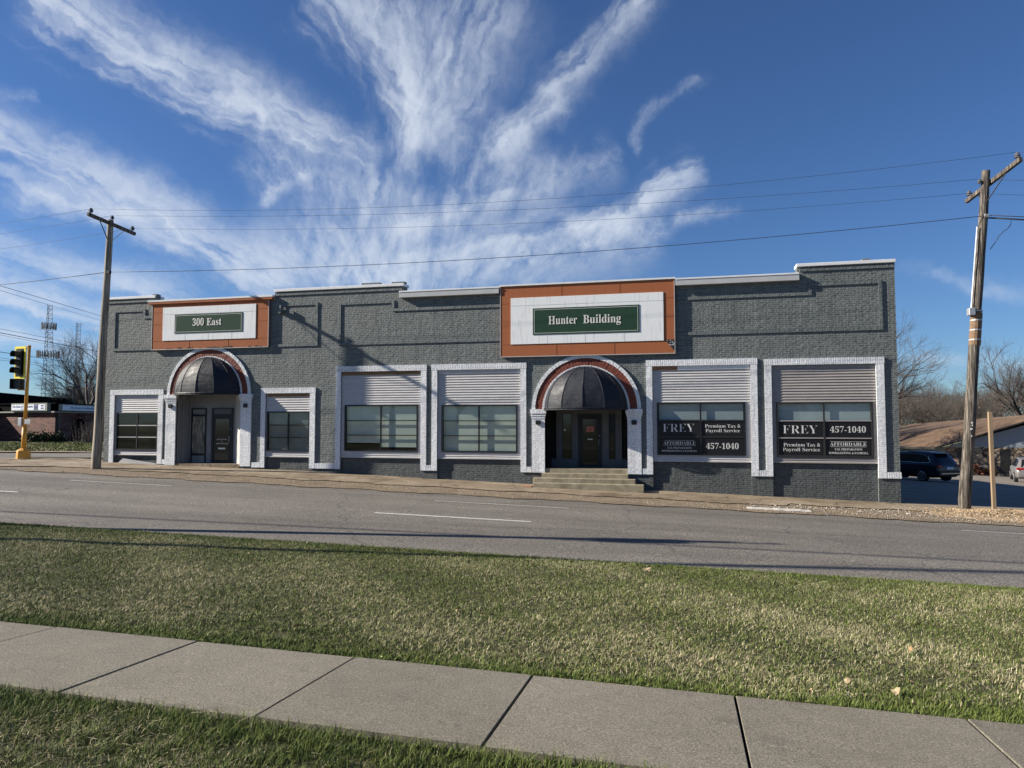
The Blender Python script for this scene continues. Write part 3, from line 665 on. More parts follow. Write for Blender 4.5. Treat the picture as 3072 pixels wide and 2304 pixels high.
# front wall: piers and the band above the openings, 0.4 thick
edges = sorted(set([XL, XR] + [e for c in cuts for e in c[:2]] + steps_x))
for a, b in zip(edges[:-1], edges[1:]):
    mid = (a + b) / 2; z0 = ZB
    for c in cuts:
        if c[0] <= mid <= c[1]: z0 = c[2]
    if z0 == ZB: MB().add([(a, 0, ZB), (b, 0, ZB), (b, 0, -.252), (a, 0, -.252)], [(0, 1, 2, 3)]).build('pier_base', M['brick_base'], B, fix=False); z0 = -.252
    mb.add([(a, 0, z0), (b, 0, z0), (b, 0, wall_top(mid)), (a, 0, wall_top(mid))], [(0, 1, 2, 3)])
    mb.add([(a, .4, 3.9), (b, .4, 3.9), (b, .4, wall_top(mid)), (a, .4, wall_top(mid))], [(0, 3, 2, 1)])
    mb.add([(a, 0, wall_top(mid)), (b, 0, wall_top(mid)), (b, .4, wall_top(mid)), (a, .4, wall_top(mid))], [(0, 1, 2, 3)])
for x in steps_x[1:-1]: mb.add([(x, 0, LO), (x, .4, LO), (x, .4, HI), (x, 0, HI)], [(0, 1, 2, 3)])
for a, b, t in cuts:   # reveals
    for x in (a, b): mb.add([(x, 0, ZB), (x, .4, ZB), (x, .4, t), (x, 0, t)], [(0, 1, 2, 3)])
    mb.add([(a, 0, t), (b, 0, t), (b, .4, t), (a, .4, t)], [(0, 1, 2, 3)])
for _, a, b, t in OPEN:   # brick apron under each window: recessed, with a ledge
    MB().add([(a, .09, -.27), (b, .09, -.27), (b, .09, .3), (a, .09, .3), (a, .075, ZB), (b, .075, ZB), (b, .075, -.27), (a, .075, -.27)], [(0, 1, 2, 3), (4, 5, 6, 7), (7, 6, 1, 0)]).build('window_apron', M['brick_base'], B, fix=False)
wall = mb.build('front_wall', M['brick_gray'], B, fix=False)
# side and back walls, stepping down behind the front parapet
mb = MB()
prof = [(0, HI), (4.5, HI), (4.5, 6.0), (9.0, 6.0), (9.0, 4.9), (13.5, 4.9), (13.5, 3.95), (24.0, 3.95)]
for x in (XL, XR):
    n = len(prof); vs = [(x, y, z) for y, z in prof] + [(x, 24.0, -3.0), (x, 0, -3.0)]
    if x == XR: vs = vs[::-1]
    vs2 = [(p[0] + (.4 if x == XL else -.4), p[1], p[2]) for p in vs]
    k = len(vs); mb.add(vs, [tuple(range(k))]); 
mb.add([(XL, 24, -3), (XR, 24, -3), (XR, 24, 3.95), (XL, 24, 3.95)], [(0, 3, 2, 1)])
mb.build('side_wall', M['brick_gray'], B, fix=False)
mb = MB()
mb.add([(XL, .4, 5.9), (XR, .4, 5.9), (XR, 24, 3.6), (XL, 24, 3.6)], [(0, 1, 2, 3)])
mb.build('roof', M['roof_grey'], B, fix=False)
# copings
for i, (a, b) in enumerate(((XL - .03, -21.83), (-16.18, -10.52), (3.80, XR + .03))):
    o = MB().box(a, b, -.07, .5, HI + .002, HI + .11).build('coping', M['white_metal'], B, bevel=.008)
for a, b in ((-10.67, -6.68), (-.24, 3.86)):
    MB().prism([(-.17, LO - .17), (-.17, LO + .02), (-.14, LO + .07), (.45, LO + .07), (.45, LO + .003), (-.003, LO + .003), (-.003, LO - .17)], a, b, 'x').build('eave_fascia', M['fascia_gray'], B)
    MB().prism([(-.185, LO + .03), (-.185, LO + .075), (-.16, LO + .085), (.44, LO + .085), (.44, LO + .072), (-.155, LO + .072), (-.155, LO + .03)], a, b, 'x').build('drip_edge', M['white_metal'], B)
for x0, x1, z0, z1 in ((-12.32, -11.54, 6.99, 7.07), (-11.05, -10.5, 6.99, 7.06), (5.86, 6.12, 6.99, 7.06), (-22.0, -21.78, 6.8, 7.05)):
    MB().box(x0, x1, -.02, .22, z0, z1).build('parapet_cap_brick', M['soldier_gray'], B, bevel=.01)
# a projecting course below the copings
for a, b in ((XL, -21.9), (-16.1, -10.6), (3.9, XR)):
    MB().box(a, b, -.035, -.001, HI - .16, HI - .06).build('header_course', M['soldier_gray'], B)
# raised brick frames on the upper wall
def relief(pts, w=.105):
    mb = MB(); P = -.034
    for (x0, z0), (x1, z1) in zip(pts[:-1], pts[1:]):
        if abs(z0 - z1) < 1e-6: a, b = min(x0, x1), max(x0, x1); mb.box(a, b, P, .002, z0 - w / 2, z0 + w / 2)
        else: a, b = min(z0, z1) + w / 2, max(z0, z1) - w / 2; mb.box(x0 - w / 2, x0 + w / 2, P, .002, a, b)
    o = mb.build('raised_brick_frame', M['soldier_gray'], B)
def seg(pts):   # make corners butt: horizontals run through, verticals fit between
    out = [list(p) for p in pts]; return out
relief([(-21.95, 6.06), (-22.43, 6.06)]); relief([(-22.38, 6.06), (-22.38, 6.37)]); relief([(-22.33, 6.37), (-23.94, 6.37)]); relief([(-23.89, 6.37), (-23.89, 4.70)]); relief([(-23.94, 4.70), (-21.95, 4.70)])
relief([(-16.3, 6.03), (-15.62, 6.03)]); relief([(-15.68, 6.03), (-15.68, 6.34)]); relief([(-15.73, 6.34), (-14.19, 6.34)]); relief([(-14.25, 6.34), (-14.25, 4.69)]); relief([(-14.19, 4.69), (-16.3, 4.69)])
relief([(-6.66, 5.96), (-11.02, 5.96)]); relief([(-10.97, 5.96), (-10.97, 6.29)]); relief([(-10.92, 6.29), (-13.29, 6.29)]); relief([(-13.24, 6.29), (-13.24, 4.68)]); relief([(-13.29, 4.68), (-6.66, 4.68)])
relief([(-.25, 5.95), (4.26, 5.95)]); relief([(4.21, 5.95), (4.21, 6.26)]); relief([(4.16, 6.26), (6.45, 6.26)]); relief([(6.40, 6.26), (6.40, 4.70)]); relief([(6.45, 4.70), (-.25, 4.70)])

# white painted brick window surrounds (jambs run down to the base band) and windows
def surround(x0, x1, zt, jl, jr, base_l=None, base_r=None, zb=-.25, hl=0, hr=0):
    o = MB().box(x0 - jl - .01, x1 + jr + .01, -.055, .003, zt + .002, zt + .22).build('window_surround', M['soldier_white'], B)
    MB().box(x0 - jl, x0, -.05, .003, zb, zt).build('jamb', M['brick_white'], o); MB().box(x1, x1 + jr, -.05, .003, zb, zt).build('jamb', M['brick_white'], o)
    if base_l is not None: MB().box(base_l, x0 - jl, -.047, .003, zb, zb + .2).build('base_band', M['soldier_white'], o)
    if base_r is not None: MB().box(x1 + jr, base_r, -.047, .003, zb, zb + .2).build('base_band', M['soldier_white'], o)
    return o
surround(-23.75, -21.55, 2.75, .22, .22, base_r=-21.17, zb=-.17)
surround(-16.48, -14.48, 2.75, .20, .23, base_l=-17.08, base_r=-13.37, zb=-.24)
surround(-13.15, -9.79, 3.57, .21, .22, base_r=-9.36)
surround(-9.13, -5.87, 3.57, .22, .21, base_r=-5.46)
surround(-1.08, 2.23, 3.57, .21, .23, base_l=-1.48, base_r=2.70)
surround(2.92, 6.19, 3.53, .22, .25, base_r=6.87)

def laps(mb, x0, x1, z0, z1, y=.045, step=.094, slope=.03):
    n = max(1, round((z1 - z0) / step)); h = (z1 - z0) / n
    for i in range(n):
        a = z0 + i * h; b = a + h
        mb.add([(x0, y - slope, a), (x1, y - slope, a), (x1, y, b), (x0, y, b), (x0, y, a), (x1, y, a)], [(0, 1, 2, 3), (0, 4, 5, 1), (1, 5, 2), (0, 3, 4)])
def window(x0, x1, zt, wx0, wx1, wz0, wz1, zs, side_mat, back, bars=2, black=None, top_bar=None, top_mat=None, glassm='glass', bar_mat=None, sill=True, frame_mat='black_metal'):
    mb = MB()
    if top_bar: zt2 = zt - .14
    else: zt2 = zt
    laps(mb, x0 + .004, x1 - .004, wz1, zt2 - .02); laps(mb, x0 + .004, wx0, zs + .14, wz1); laps(mb, wx1, x1 - .004, zs + .14, wz1); laps(mb, x0 + .004, x1 - .004, zs, zs + .14, step=.07)
    if wz0 > zs + .15: laps(mb, wx0, wx1, zs + .14, wz0, step=.06)
    W_ = mb.build('siding_panel', M[side_mat], B)
    MB().box(x0 + .004, x1 - .004, .05, .08, wz1 - .01, zt - .004).box(x0 + .004, wx0 + .01, .05, .08, zs - .03, wz1 - .011).box(wx1 - .01, x1 - .004, .05, .08, zs - .03, wz1 - .011).box(wx0 + .011, wx1 - .011, .05, .08, zs - .03, wz0 + .01).box(x0 + .003, x1 - .003, -.0, .048, zs - .035, zs - .004).build('sill', M[side_mat], W_)
    if top_bar:
        for (a, b, mt) in top_bar: MB().box(a, b, .0, .045, zt2, zt - .006).build('trim_board', M[mt], W_)
    # frame
    fo = MB(); t = .055
    fo.box(wx0, wx1, -.012, .049, wz1 - t, wz1 - .003).box(wx0, wx1, -.012, .049, wz0, wz0 + t).box(wx0, wx0 + t, -.012, .049, wz0 + t, wz1 - t).box(wx1 - t, wx1, -.012, .049, wz0 + t, wz1 - t)
    xm = (wx0 + wx1) / 2
    fo.box(xm - .026, xm + .026, -.002, .049, wz0 + t, wz1 - t)
    win = fo.build('window', M[frame_mat], B)
    zz = [wz0 + t + (wz1 - wz0 - 2 * t) * k / 3 for k in (1, 2)]
    for z in zz:
        for a_, b_ in ((wx0 + t, xm - .027), (xm + .027, wx1 - t)): MB().box(a_, b_, .004, .046, z - .018, z + .018).build('glazing_bar', M[bar_mat or frame_mat], win)
    MB().add([(wx0 + t, .03, wz0 + t), (wx1 - t, .03, wz0 + t), (wx1 - t, .03, wz1 - t), (wx0 + t, .03, wz1 - t)], [(0, 1, 2, 3)]).build('glass_pane', M[glassm], win, fix=False)
    return win, zz, xm, t
def hole_panel(x0, x1, z0, z1):   # dark room box behind the glass
    return MB().box(x0, x1, .5, .52, z0, z1)
# small left window
w, zz, xm, t = window(-23.75, -21.55, 2.75, -23.66, -21.57, .40, 2.0, .22, 'siding_white', None, bar_mat='fascia_gray', glassm='glass_dark', frame_mat='dark_bronze')
MB().box(-23.6, -21.62, .16, .18, .45, 1.95).build('blind', M['blind_dark'], w)
# small right window
w, zz, xm, t = window(-16.48, -14.48, 2.75, -16.42, -14.50, .42, 2.02, .22, 'siding_white', None, top_bar=[(-16.4, -14.5, 'wood_old')])
MB().box(-16.37, -14.55, .11, .13, .47, 1.97).build('blind', M['film_grey'], w)
# two large display windows
w, zz, xm, t = window(-13.15, -9.79, 3.57, -12.99, -9.92, .46, 2.27, .24, 'siding_white', None, top_bar=[(-13.1, -9.82, 'wood_old')])
MB().box(-12.93, xm - .03, .12, .13, .78, 2.21).box(xm - .03, -9.98, .12, .13, .62, 2.21).build('blind', M['blind_pale'], w)
w, zz, xm, t = window(-9.13, -5.87, 3.57, -8.97, -6.0, .46, 2.25, .24, 'siding_white', None, top_bar=[(-9.1, -5.9, 'fascia_gray')])
MB().box(-8.91, -6.06, .12, .13, .5, 2.19).build('blind', M['blind_pale'], w)
# lettered windows
w, zz, xm, t = window(-1.08, 2.23, 3.57, -.93, 2.06, .44, 2.29, .24, 'siding_white', None, top_bar=[(-1.06, -.2, 'rust'), (-.2, 2.2, 'white_metal')], bar_mat='dark_bronze')
MB().box(-.86, 1.99, .10, .11, zz[1] - .05, 2.23).build('blind', M['blind_blue'], w)
vy = .022
def vinyl(win, a, b, z0, z1): MB().box(a, b, .026, .029, z0, z1).build('black_film', M['vinyl_black'], win)
for a, b in ((-.87, xm - .03), (xm + .03, 2.0)):
    vinyl(w, a, b, .5, zz[0] - .02); vinyl(w, a, b, zz[0] + .02, zz[1] - .02)
LV = M['letter_vinyl']
def T(s, x, z, wd, h, win, thin=.009): text(s, x, .0255, z, wd, h, 'lettering', LV, win, .003, thin)
xa, xb = (-.9 + xm) / 2, (xm + 2.03) / 2
T('FREY', xa - .02, zz[0] + .17, 1.08, .29, w, .02); T('Premium Tax &', xb, zz[0] + .325, 1.18, .115, w); T('Payroll Service', xb, zz[0] + .165, 1.14, .115, w)
T('457-1040', xb - .02, .66, 1.08, .2, w)
T('AFFORDABLE', xa, .80, 1.1, .115, w, .008); MB().box(xa - .55, xa + .55, .022, .0255, .772, .779).box(xa - .5, xa + .5, .022, .0255, .945, .951).build('rule', LV, w)
T('TAX PREPARATION', xa, .655, .85, .065, w, .006); T('BOOKKEEPING & PAYROLL', xa, .55, 1.2, .065, w, .006)
w, zz, xm, t = window(2.92, 6.19, 3.53, 3.06, 6.08, .42, 2.27, .25, 'siding_tan', None, bar_mat='siding_tan', frame_mat='dark_bronze')
MB().box(3.12, 6.02, .10, .11, zz[1] - .05, 2.21).build('blind', M['blind_blue'], w)
for a, b in ((3.12, xm - .03), (xm + .03, 6.02)):
    vinyl(w, a, b, .48, zz[0] - .02); vinyl(w, a, b, zz[0] + .02, zz[1] - .02)
xa, xb = (3.1 + xm) / 2, (xm + 6.04) / 2
T('FREY', xa - .02, zz[0] + .15, 1.1, .28, w, .02); T('457-1040', xb, zz[0] + .19, 1.1, .2, w)
T('Premium Tax &', xa + .02, .77, 1.16, .115, w); T('Payroll Service', xa, .61, 1.18, .115, w)
T('AFFORDABLE', xb, .80, 1.12, .115, w, .008); MB().box(xb - .55, xb + .55, .022, .0255, .765, .774).box(xb - .55, xb + .55, .022, .0255, .94, .947).build('rule', LV, w)
T('TAX PREPARATION', xb, .65, .85, .068, w, .006); T('BOOKKEEPING & PAYROLL', xb, .53, 1.22, .068, w, .006)
# closed dark rooms behind the windows
for _, a, b, z in OPEN:
    MB().add([(a, .9, -.3), (b, .9, -.3), (b, .9, z), (a, .9, z), (a, .08, z), (b, .08, z), (a, .08, .2), (b, .08, .2), (a, .9, .2), (b, .9, .2)],
             [(0, 1, 2, 3), (3, 2, 5, 4), (6, 7, 9, 8), (6, 8, 3, 4), (7, 5, 2, 9)]).build('room_lining', M['interior'], B, fix=False)

# arches
def arc_pts(xc, zc, r, n=28): return [(xc + r * math.cos(math.pi * i / n), zc + r * math.sin(math.pi * i / n)) for i in range(n + 1)]
def ring(xc, zc, r0, r1, y0, y1, nb=46):
    """arch course: bricks stand proud of narrow recessed joints, all one connected skin"""
    th = []; yy = []; g = .0045 / ((r0 + r1) / 2)
    for i in range(nb):
        a0 = math.pi * i / nb; a1 = math.pi * (i + 1) / nb; d = random.uniform(-.004, .004)
        th += [a0 + g, a1 - g, a1 - g + 1e-4, a1 + g - 1e-4]; yy += [y0 + d, y0 + d, y0 + .014, y0 + .014]
    th = [max(0, min(math.pi, t)) for t in th[:-2]]; yy = yy[:-2]
    vs = []; fs = []; n = len(th)
    for r in (r0, r1): vs += [(xc + r * math.cos(t), y, zc + r * math.sin(t)) for t, y in zip(th, yy)]
    for r in (r0, r1): vs += [(xc + r * math.cos(t), y1, zc + r * math.sin(t)) for t in th]
    for i in range(n - 1):
        fs += [(i, i + 1, n + i + 1, n + i), (n + i, n + i + 1, 3 * n + i + 1, 3 * n + i), (i, 2 * n + i, 2 * n + i + 1, i + 1)]
    fs += [(0, n, 3 * n, 2 * n), (n - 1, 3 * n - 1, 4 * n - 1, 2 * n - 1)]
    return MB().add(vs, fs)
def radial_brick(name, c1, mort):
    m = mat(name, c1, .65); return m
def entrance(xc, zs, hw, zb, depth_q=.85):
    a = ring(xc, zs, 1.855, 1.985, -.06, .002).build('arch_ring', M['brick_white_arch'], B)
    MB and ring(xc, zs, 1.59, 1.855, -.035, .002).build('arch_bricks', M['brick_red_arch'], a)
    ring(xc, zs, 1.46, 1.59, -.05, .002).build('arch_inner_ring', M['brick_white_arch'], a)
    for sgn in (-1, 1):
        x_in = xc + sgn * hw; x_out = xc + sgn * (hw + .48); x0, x1 = min(x_in, x_out), max(x_in, x_out)
        p = MB().box(x0, x1, -.06, .003, zb, zs - .34).build('pilaster', M['brick_white'], B)
        cp = MB(); 
        for k, (dz0, dz1, pr) in enumerate(((-.34, -.25, .075), (-.25, -.16, .095), (-.16, .0, .12))):
            cp.box(x0 - (pr - .06), x1 + (pr - .06), -pr, .003, zs + dz0 + .002, zs + dz1)
        cp.build('capital', M['brick_white'], p)
        xl = (x0 + x1) / 2 - .005
        MB().box(xl - .09, xl + .09, -.12, -.061, zs - .56, zs - .40).build('wall_light', M['black_metal'], p, bevel=.01)
    # awning: quarter dome of vinyl gores on ribs
    r = 1.53; q = depth_q; H = 1.52; gores = 6; sub = 1; N = gores * sub; rows = 14
    vs = []; fs = []
    zr = zs + .03
    for j in range(rows + 1):
        ph = (math.pi / 2) * j / rows
        for i in range(N + 1):
            th = math.pi * i / N; k = (i % sub) / sub
            bulge = 1 - .018 * math.sin(math.pi * k) * math.cos(ph)   # cloth pulls in slightly between ribs
            vs.append((xc + r * math.cos(th) * math.cos(ph) * bulge, -.012 - q * math.sin(th) * math.cos(ph) * bulge, zr + H * math.sin(ph) * (1 if 0 < 1 else 1)))
    for j in range(rows):
        for i in range(N): fs.append((j * (N + 1) + i, j * (N + 1) + i + 1, (j + 1) * (N + 1) + i + 1, (j + 1) * (N + 1) + i))
    aw = MB().add(vs, fs).build('awning', M['awning'], B, smooth=False)
    rb = MB()
    for g in range(gores + 1):
        th = math.pi * g / gores
        rb.tube([(xc + (r + .004) * math.cos(th) * math.cos(ph), -.012 - (q + .004) * math.sin(th) * math.cos(ph), zr + H * math.sin(ph)) for ph in [math.pi / 2 * j / 10 for j in range(11)]], .012, 5)
    rb.build('rib', M['awning'], aw)
    rim = MB(); rim.tube([(xc + r * math.cos(math.pi * i / 20), -.012 - q * math.sin(math.pi * i / 20), zr) for i in range(21)], .018, 6); rim.build('rim_tube', M['black_metal'], aw)
    val = MB(); P = [(xc + r * math.cos(math.pi * i / 24), -.012 - q * math.sin(math.pi * i / 24)) for i in range(25)]
    val.add([(x, y, zr) for x, y in P] + [(x, y, zr - .07) for x, y in P], [(i, i + 1, 26 + i, 25 + i) for i in range(24)])
    val.build('valance', M['awning'], aw)
    return aw
for nm, c1, c2, mo in (('brick_white_arch', (.72, .73, .74), (.78, .79, .8), (.5, .52, .56)), ('brick_red_arch', (.13, .028, .017), (.17, .04, .025), (.06, .017, .012))):
    pass
def arch_mat(name, base, dark):
    m = mat(name, base, .65); t = NT(m); g = t.new('ShaderNodeNewGeometry'); v = g.outputs['Position']
    n = t.noise(v, 12, 5, .7); wv = t.noise(v, 5, 3)
    t.color(t.mix(t.math('MULTIPLY', t.math('GREATER_THAN', n, .6), .35), base, dark)); t.normal(t.bump(n, .7, .03)); return m
M['brick_white_arch'] = arch_mat('brick_white_arch', (.68, .70, .71), (.5, .52, .56)); M['brick_red_arch'] = arch_mat('brick_red_arch', (.17, .04, .024), (.06, .017, .012))
aw1 = entrance(-19.14, 2.74, 1.54, -.2)
aw2 = entrance(-3.46, 2.06, 1.50, -.25)

# left entrance recess: panelled back wall, poster window, door
def vboards(mb, x0, x1, y, z0, z1, n): 
    for i in range(n):
        a = x0 + (x1 - x0) * i / n; b = x0 + (x1 - x0) * (i + 1) / n; mb.box(a + .004, b - .004, y - .006, y + .02, z0, z1)
Yb = .80; f = .985
def FX(x): return x * f
def FZ(z): return (z - 1.6) * f + 1.6
mb = MB(); mb.add([(-20.68, 0, -.3), (-20.68, Yb, -.3), (-20.68, Yb, 3), (-20.68, 0, 3)], [(0, 1, 2, 3)]); 
mb.add([(-20.68, Yb, -.3), (-18.42, Yb, -.3), (-18.42, Yb, 2.9), (-20.68, Yb, 2.9)], [(0, 1, 2, 3)])
mb.add([(-20.68, .03, 2.73), (-17.6, .03, 2.73), (-18.42, Yb, 2.82), (-20.68, Yb, 2.82)], [(0, 1, 2, 3)])
rec = mb.build('entrance_recess', M['panel_grey'], B, fix=False)
MB().add([(-17.62, .02, -.3), (-18.42, Yb, -.3), (-18.42, Yb, 2.8), (-17.62, .02, 2.8)], [(0, 3, 2, 1)]).build('splayed_panel', M['siding_white'], rec, fix=False)
mb = MB()
for i in range(5):
    y0 = .06 + i * .145; mb.box(-20.679, -20.667, y0, y0 + .12, -.2, 2.7)
vboards(mb, -20.66, -20.56, Yb, -.15, 2.7, 1); vboards(mb, -19.73, -19.56, Yb, -.15, 2.7, 2)
mb.build('vertical_board', M['panel_grey'], rec)
mb = MB(); x0, x1, z0, z1 = FX(-20.86) , FX(-20.12), FZ(-.2), FZ(2.19)
mb.box(x0, x0 + .05, Yb - .04, Yb - .001, z0, z1).box(x1 - .05, x1, Yb - .04, Yb - .001, z0, z1).box(x0 + .05, x1 - .05, Yb - .04, Yb - .001, z1 - .05, z1).box(x0 + .05, x1 - .05, Yb - .04, Yb - .001, 1.83, 1.92).box(x0 + .05, x1 - .05, Yb - .04, Yb - .001, .16, .26)
pw = mb.build('poster_window', M['black_metal'], B)
MB().box(x0 + .05, x1 - .05, Yb - .02, Yb - .002, .26, 1.83).build('poster', M['poster'], pw)
MB().box(x0 + .05, x1 - .05, Yb - .02, Yb - .002, z0, .16).build('lower_panel', M['panel_grey'], pw)
text('A', x0 + .13, Yb - .022, 1.66, .07, .08, 'poster_lettering', M['plate'], pw, .002); text('C', x0 + .13, Yb - .022, 1.5, .07, .08, 'poster_lettering', M['plate'], pw, .002)
x0, x1 = FX(-19.84), FX(-18.80)
mb = MB(); mb.box(x0, x0 + .10, Yb - .05, Yb - .001, z0, z1).box(x1 - .07, x1, Yb - .05, Yb - .001, z0, z1).box(x0 + .1, x1 - .07, Yb - .05, Yb - .001, z1 - .04, z1).box(x0 + .1, x1 - .07, Yb - .05, Yb - .001, 1.84, 1.93)
door = mb.build('front_door', M['black_metal'], B)
MB().box(x0 + .1, x1 - .07, Yb - .03, Yb - .005, z0, 1.84).build('door_leaf', M['vinyl_black'], door)
MB().box(x0 + .1, x1 - .07, Yb - .03, Yb - .004, 1.935, z1 - .045).build('transom_panel', M['panel_dark'], door)
MB().box(x0 + .19, x1 - .18, Yb - .034, Yb - .031, .0, 1.72).build('door_glass', M['car_glass'], door)
xm = (x0 + x1) / 2
for s, z, wd in (('DICK HUNTER', .83, .5), ('&', .745, .05), ('ASSOCIATES, LTD', .655, .58)): text(s, xm, Yb - .035, z, wd, .055, 'door_lettering', M['letter_vinyl'], door, .002, .004)
MB().box(xm - .17, xm + .17, Yb - .045, Yb - .035, .44, .51).build('mail_slot', M['steel'], door, bevel=.004)
MB().tube([(x1 - .13, Yb - .09, .72), (x1 - .13, Yb - .09, 1.0)], .012, 6).tube([(x1 - .13, Yb - .09, .74), (x1 - .13, Yb - .03, .74)], .01, 6).tube([(x1 - .13, Yb - .09, .98), (x1 - .13, Yb - .03, .98)], .01, 6).lathe((x1 - .13, Yb - .04, 1.28), [(.025, 0), (.025, .03)], 8).build('door_handle', M['steel'], door)
MB().box(-20.66, -17.65, -.02, Yb, -.5, -.135).build('threshold_slab', M['concrete_old'], B)
# right entrance recess
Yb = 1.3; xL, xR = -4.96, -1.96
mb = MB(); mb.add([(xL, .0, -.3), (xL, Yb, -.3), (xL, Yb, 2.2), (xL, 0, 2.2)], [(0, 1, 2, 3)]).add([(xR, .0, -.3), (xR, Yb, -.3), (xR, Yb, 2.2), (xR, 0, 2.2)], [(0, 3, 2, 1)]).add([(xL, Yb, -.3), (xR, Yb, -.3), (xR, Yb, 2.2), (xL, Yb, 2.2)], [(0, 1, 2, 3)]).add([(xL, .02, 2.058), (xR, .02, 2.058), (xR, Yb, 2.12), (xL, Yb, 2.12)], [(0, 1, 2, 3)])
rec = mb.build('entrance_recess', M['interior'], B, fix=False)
mb = MB()
for a, b in ((-4.76, -4.53), (-4.15, -3.93), (-3.0, -2.76), (-2.5, -2.27)): mb.box(a, b, Yb - .07, Yb - .002, -.12, 2.1)
mb.build('mullion_post', M['panel_dark'], rec)
mb = MB()
for a, b in ((-4.53, -4.15), (-2.76, -2.5), (-4.95, -4.76), (-2.27, -1.97)): mb.box(a, b, Yb - .04, Yb - .002, -.12, .2)
for a, b in ((-4.53, -4.15), (-2.76, -2.5), (-3.93, -3.0)): mb.box(a, b, Yb - .05, Yb - .002, 1.91, 2.1)
mb.build('kick_panel', M['panel_dark'], rec)
for a, b in ((-4.53, -4.15), (-2.76, -2.5)):
    sl_ = MB().box(a, a + .03, Yb - .05, Yb - .003, .2, 1.9).box(b - .03, b, Yb - .05, Yb - .003, .2, 1.9).build('sidelight', M['black_metal'], rec)
    MB().box(a + .03, b - .03, Yb - .03, Yb - .004, .2, 1.9).build('glass_pane', M['car_glass'], sl_)
mb = MB(); mb.box(-3.93, -3.86, Yb - .06, Yb - .003, -.12, 1.9).box(-3.07, -3.0, Yb - .06, Yb - .003, -.12, 1.9).box(-3.86, -3.07, Yb - .06, Yb - .003, 1.82, 1.9)
door = mb.build('front_door', M['black_metal'], B)
MB().box(-3.86, -3.07, Yb - .045, Yb - .01, -.1, 1.82).build('door_leaf', M['vinyl_black'], door)
MB().box(-3.74, -3.19, Yb - .05, Yb - .046, .0, 1.7).build('door_glass', M['car_glass'], door)
nt_ = MB().box(-3.60, -3.32, Yb - .055, Yb - .051, 1.22, 1.43).build('notice', M['notice_red'], door)
MB().box(-3.55, -3.37, Yb - .058, Yb - .055, 1.3, 1.315).box(-3.55, -3.37, Yb - .058, Yb - .055, 1.36, 1.372).box(-3.54, -3.4, Yb - .058, Yb - .055, 1.26, 1.268).build('notice_print', M['vinyl_black'], nt_)
MB().box(-3.56, -3.37, Yb - .06, Yb - .051, .92, .955).build('mail_slot', M['steel'], door)
MB().tube([(-3.13, Yb - .1, .72), (-3.13, Yb - .1, .95)], .011, 6).tube([(-3.13, Yb - .1, .74), (-3.13, Yb - .04, .74)], .01, 6).tube([(-3.13, Yb - .1, .93), (-3.13, Yb - .04, .93)], .01, 6).lathe((-3.1, Yb - .06, 1.06), [(.022, 0), (.022, .03)], 8).build('door_handle', M['steel'], door)
MB().lathe((-4.43, Yb - .05, 1.25), [(.02, 0), (.055, .04), (.05, .08), (.02, .1)], 9).build('window_sticker', M['plate'], rec)

# sign boards
def board(x0, x1, z0, z1, p, wx0, wx1, wz0, wz1, gx0, gx1, gz0, gz1, words, tx, tz, tw, th, lab):
    b = MB().box(x0, x1, -p, -.002, z0, z1).build('sign_board', M['sign_orange'], B, bevel=.006); b['label'] = lab
    MB().box(x0 - .012, x1 + .012, -p - .012, -p + .02, z0 - .012, z0 + .012).box(x0 - .014, x0 + .008, -p - .012, -p + .015, z0 + .013, z1).box(x1 - .008, x1 + .014, -p - .012, -p + .015, z0 + .013, z1).build('metal_edge', M['fascia_gray'], b)
    # seams where the metal sheets lap
    sm_ = MB(); k = 3
    for i in range(1, k): x = x0 + (x1 - x0) * i / k; sm_.box(x - .006, x + .006, -p - .006, -p, z0 + .03, wz0 - .01); sm_.box(x - .006 + .2, x + .006 + .2, -p - .006, -p, wz1 + .02, z1 - .02)
    for z in (wz1 - .2, (wz0 + wz1) / 2, wz0): sm_.box(x0 + .02, wx0 - .01, -p - .006, -p, z - .006, z + .006).box(wx1 + .01, x1 - .02, -p - .006, -p, z - .006, z + .006)
    sm_.build('sheet_seam', M['sign_orange'], b)
    wp = MB().box(wx0, wx1, -p - .022, -p + .002, wz0, wz1).build('white_panel', M['sign_white'], b)
    s2 = MB(); 
    for i in range(1, 4): x = wx0 + (wx1 - wx0) * i / 4; s2.box(x - .003, x + .003, -p - .025, -p - .022, wz0 + .01, gz0 - .02)
    s2.box(wx0 + .01, wx1 - .01, -p - .026, -p - .022, wz1 - .30, wz1 - .293)
    s2.build('panel_seam', M['fascia_gray'], wp)
    gp = MB().box(gx0, gx1, -p - .036, -p - .02, gz0, gz1).build('green_panel', M['sign_green'], wp)
    e = .05; y0, y1 = -p - .0385, -p - .035; ln = MB()
    ln.box(gx0 + e, gx1 - e, y0, y1, gz0 + e, gz0 + e + .012).box(gx0 + e, gx1 - e, y0, y1, gz1 - e - .012, gz1 - e).box(gx0 + e, gx0 + e + .012, y0, y1, gz0 + e + .012, gz1 - e - .012).box(gx1 - e - .012, gx1 - e, y0, y1, gz0 + e + .012, gz1 - e - .012)
    ln.build('border_line', M['letter'], gp)
    for s, xx, ww in words: text(s, xx, -p - .0365, tz, ww, th, 'raised_lettering', M['letter'], gp, .010)
    return b
b1 = board(-21.90, -16.36, 4.64, 6.66, .11, -21.36, -16.93, 5.01, 6.42, -20.76, -17.53, 5.30, 6.10, [('300', -19.62, .54), ('East', -18.86, .7)], 0, 5.60, 0, .30, 'orange framed sign board reading 300 East')
MB().box(-22.1, -16.15, -.18, .45, LO + .095, LO + .17).build('cap_flashing', M['white_metal'], b1)
MB().box(-22.08, -16.17, -.17, .002, LO + .0, LO + .093).build('head_trim', M['sign_orange'], b1)
mb = MB()
